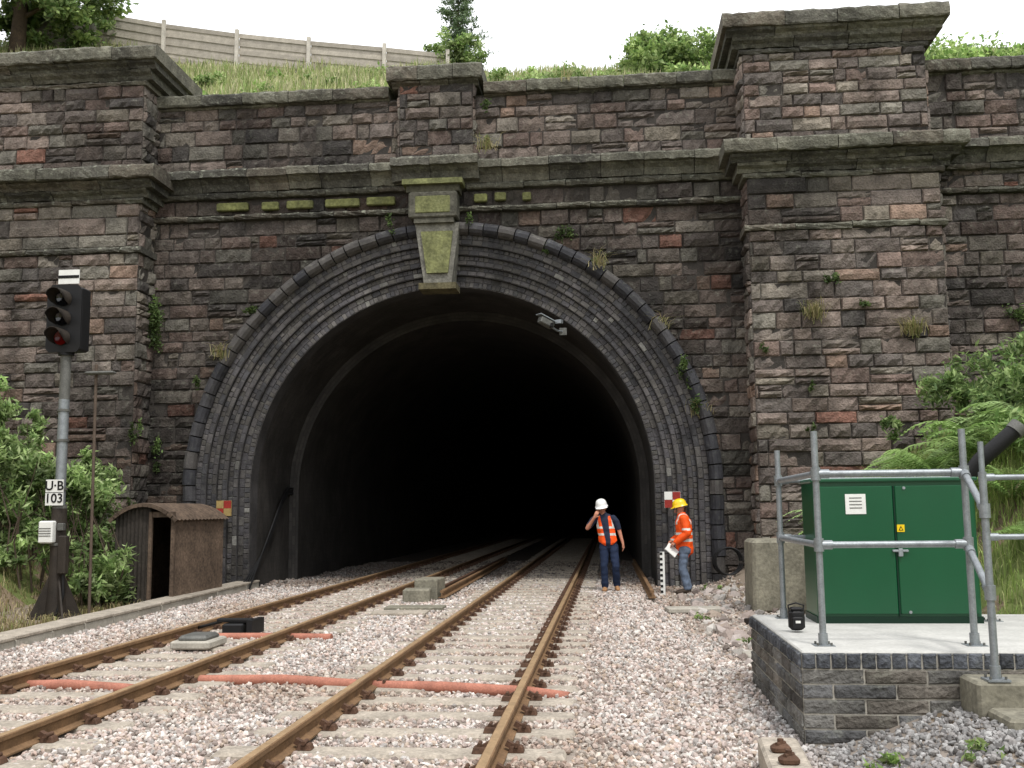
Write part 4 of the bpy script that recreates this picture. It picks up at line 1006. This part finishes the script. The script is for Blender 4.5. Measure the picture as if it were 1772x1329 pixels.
st+=[((-.16,0,1.6),(-.13,.01,1.5),.055,.06,0),
 ((-.12,.01,1.47),(-.11,.01,1.38),(.15,.09,.06),(.18,.115,.1),2),((-.11,.01,1.38),(-.07,0,1.12),(.185,.122,.1),(.168,.125,.09),2),((-.07,0,1.12),(-.05,0,.97),(.168,.125,.08),(.18,.13,.08),2),
 ((-.05,0,.96),(-.04,0,.9),(.165,.112,.07),(.16,.11,.08),1),
 ((-.13,0,.88),(-.14,-.05,.50),(.096,.1,.09),(.07,.074,.06),1),((-.14,-.05,.50),(-.13,0,.12),(.07,.074,.06),(.068,.072,.05),1),
 ((.05,0,.88),(.09,-.1,.50),(.096,.1,.09),(.07,.074,.06),1),((.09,-.1,.50),(.10,.06,.14),(.07,.074,.06),(.068,.072,.05),1),
 ((-.13,.02,.06),(-.145,-.14,.04),(.045,.055,.05),(.045,.05,.035),4),((.10,.08,.08),(.125,-.08,.045),(.045,.055,.05),(.045,.05,.035),4),
 ((-.29,.0,1.44),(-.34,-.03,1.40),.062,.062,3),((-.34,-.03,1.40),(-.43,-.1,1.28),.06,.05,3),((-.43,-.1,1.28),(-.455,-.12,1.25),.042,.042,0),((-.455,-.12,1.25),(-.31,-.19,1.46),.042,.03,0),
 ((.06,0,1.44),(.11,0,1.38),.062,.062,3),((.11,0,1.38),(.16,.01,1.24),.06,.05,3),((.16,.01,1.24),(.18,.01,1.17),.042,.042,0),((.18,.01,1.17),(.24,-.05,.94),.042,.028,0)]
st+=hand((-.31,-.19,1.46),(.55,-.0,1.),(.3,1,.2),curl=.5,side=1)
st+=hand((.24,-.05,.94),(.1,-.15,-1.),(-1,0,0),curl=.5,side=1)
ML=['skin','jeans_dark','hivis','tshirt','boot_tan','hair','reflective']
def cut1(g,c):
    m=g.copy()
    v=g==2
    cxl=np.interp(c[:,2],[1.0,1.45],[-.05,-.12])
    m[v&(np.abs(c[:,0]-cxl)<.05+ (c[:,2]-1.0)*.06)&(c[:,1]<-.02)]=3
    m[v&(m==2)&(((c[:,2]>1.10)&(c[:,2]<1.15))|((c[:,2]>1.24)&(c[:,2]<1.28)))]=6
    m[v&(m==2)&(c[:,2]>1.28)&(np.abs(np.abs(c[:,0]-cxl)-.155)<.022)]=6
    m[v&(c[:,2]>1.49)]=3
    return m
person('man_in_orange_vest',(.02,21.6,.0),1.045,st,cut1,ML,tuple(Vector(h1)+Vector((0,0,.02))),'helmet_white',R1)
R2=Matrix.Rotation(-math.pi/2,3,'Z')@Matrix.Rotation(math.radians(12),3,'X')
h2=(-.04,0,1.63)
st=headst(h2,R2)
st+=[((-.03,0,1.56),(0,0,1.46),.056,.062,0),
 ((0.01,0,1.43),(0.02,0,1.33),(.095,.16,.07),(.13,.19,.1),2),((.02,0,1.33),(.03,0,1.05),(.145,.19,.1),(.145,.18,.1),2),((.03,0,1.05),(.03,0,.78),(.145,.185,.08),(.155,.19,.06),2),
 ((.03,0,.86),(.03,0,.80),(.1,.14,.06),(.1,.14,.06),1),
 ((.02,-.09,.80),(-.03,-.1,.48),(.088,.088,.08),(.07,.068,.06),1),((-.03,-.1,.48),(.05,-.1,.12),(.072,.068,.06),(.064,.06,.05),1),
 ((.04,.09,.80),(.0,.1,.48),(.088,.088,.08),(.07,.068,.06),1),((.0,.1,.48),(.09,.1,.12),(.072,.068,.06),(.064,.06,.05),1),
 ((.05,-.1,.06),(-.12,-.11,.04),(.05,.045,.05),(.05,.045,.032),4),((.09,.1,.06),(-.08,.11,.04),(.05,.045,.05),(.05,.045,.032),4),
 ((.02,-.19,1.40),(.07,-.24,1.13),.075,.064,2),((.07,-.24,1.13),(-.13,-.2,.98),.064,.05,2),
 ((.02,.19,1.40),(.05,.23,1.13),.075,.064,2),((.05,.23,1.13),(-.17,.1,1.0),.064,.05,2)]
st+=hand((-.14,-.2,.97),(-1,.25,-.45),(0,.3,-1),curl=.8,side=-1)
st+=hand((-.18,.09,.99),(-1,-.3,-.45),(0,-.3,-1),curl=.8,side=1)
ML2=['skin','jeans_light','hivis','hivis','boot_dark','hair','reflective']
def cut2(g,c):
    m=g.copy(); v=g==2; z=c[:,2]
    arm=np.abs(c[:,1])>.20
    m[v&(((z>.98)&(z<1.03))|((z>1.1)&(z<1.145)))&(~arm)]=6
    m[v&arm&(((z>1.19)&(z<1.23)))]=6
    m[v&(z>1.3)&(np.abs(np.abs(c[:,1])-.1)<.022)]=6
    return m
def paper(root):
    b=B()
    for k in range(2):
        b.box((-.22,-.16-.02*k,.82+.006*k),(.24,.19,.003),'white',ry=math.radians(42),rz=.15*k,rx=.9)
    b.obj('paper_sheets',(0,0,0),root,local=True)
person('man_in_orange_jacket',(1.46,21.0,.0),1.06,st,cut2,ML2,tuple(Vector(h2)+Vector((0,0,.02))),'helmet_yellow',R2,paper)

# ---------------------------------------------------------------- light, world, camera
w=bpy.data.worlds.new('World'); scene.world=w; w.use_nodes=True; N=w.node_tree.nodes; L=w.node_tree.links
bg=N['Background']; sky=N.new('ShaderNodeTexSky'); sky.sky_type='NISHITA'; sky.sun_disc=False
EL=math.radians(60); AZ=math.radians(150)
sky.sun_elevation=EL; sky.sun_rotation=AZ; sky.dust_density=3; sky.air_density=1.2
hs_n=N.new('ShaderNodeHueSaturation'); hs_n.inputs['Saturation'].default_value=.4; L.new(sky.outputs[0],hs_n.inputs['Color'])
tc=N.new('ShaderNodeTexCoord'); cn=N.new('ShaderNodeTexNoise'); cn.inputs['Scale'].default_value=2.2; cn.inputs['Detail'].default_value=6; L.new(tc.outputs['Generated'],cn.inputs['Vector'])
cr=N.new('ShaderNodeMapRange'); cr.inputs[1].default_value=.3; cr.inputs[2].default_value=.7; cr.inputs[3].default_value=.82; cr.inputs[4].default_value=.98; L.new(cn.outputs[0],cr.inputs[0])
mx=N.new('ShaderNodeMix'); mx.data_type='RGBA'; L.new(cr.outputs[0],mx.inputs[0]); L.new(hs_n.outputs[0],mx.inputs[6]); mx.inputs[7].default_value=(12.4,12.5,12.9,1)
L.new(mx.outputs[2],bg.inputs[0]); bg.inputs[1].default_value=.14
sd=bpy.data.lights.new('sun','SUN'); sd.energy=2.4; sd.angle=math.radians(8); sd.color=(1,.975,.935)
so=bpy.data.objects.new('sun',sd); COL.objects.link(so)
dirv=Vector((math.sin(AZ)*math.cos(EL),math.cos(AZ)*math.cos(EL),math.sin(EL)))
so.rotation_euler=dirv.to_track_quat('Z','Y').to_euler(); so.location=dirv*30
cam=bpy.data.cameras.new('camera'); cam.sensor_width=36; cam.lens=36.0; cam.clip_end=1500; cam.clip_start=.05
co=bpy.data.objects.new('camera',cam); COL.objects.link(co)
M=Matrix.Rotation(math.radians(5.30),4,'Z')@Matrix.Rotation(math.radians(90+7.007),4,'X')@Matrix.Rotation(math.radians(-.6),4,'Z')
M.translation=Vector((0,0,1.70)); co.matrix_world=M
scene.camera=co
scene.view_settings.view_transform='Standard'; scene.view_settings.look='None'; scene.view_settings.exposure=0
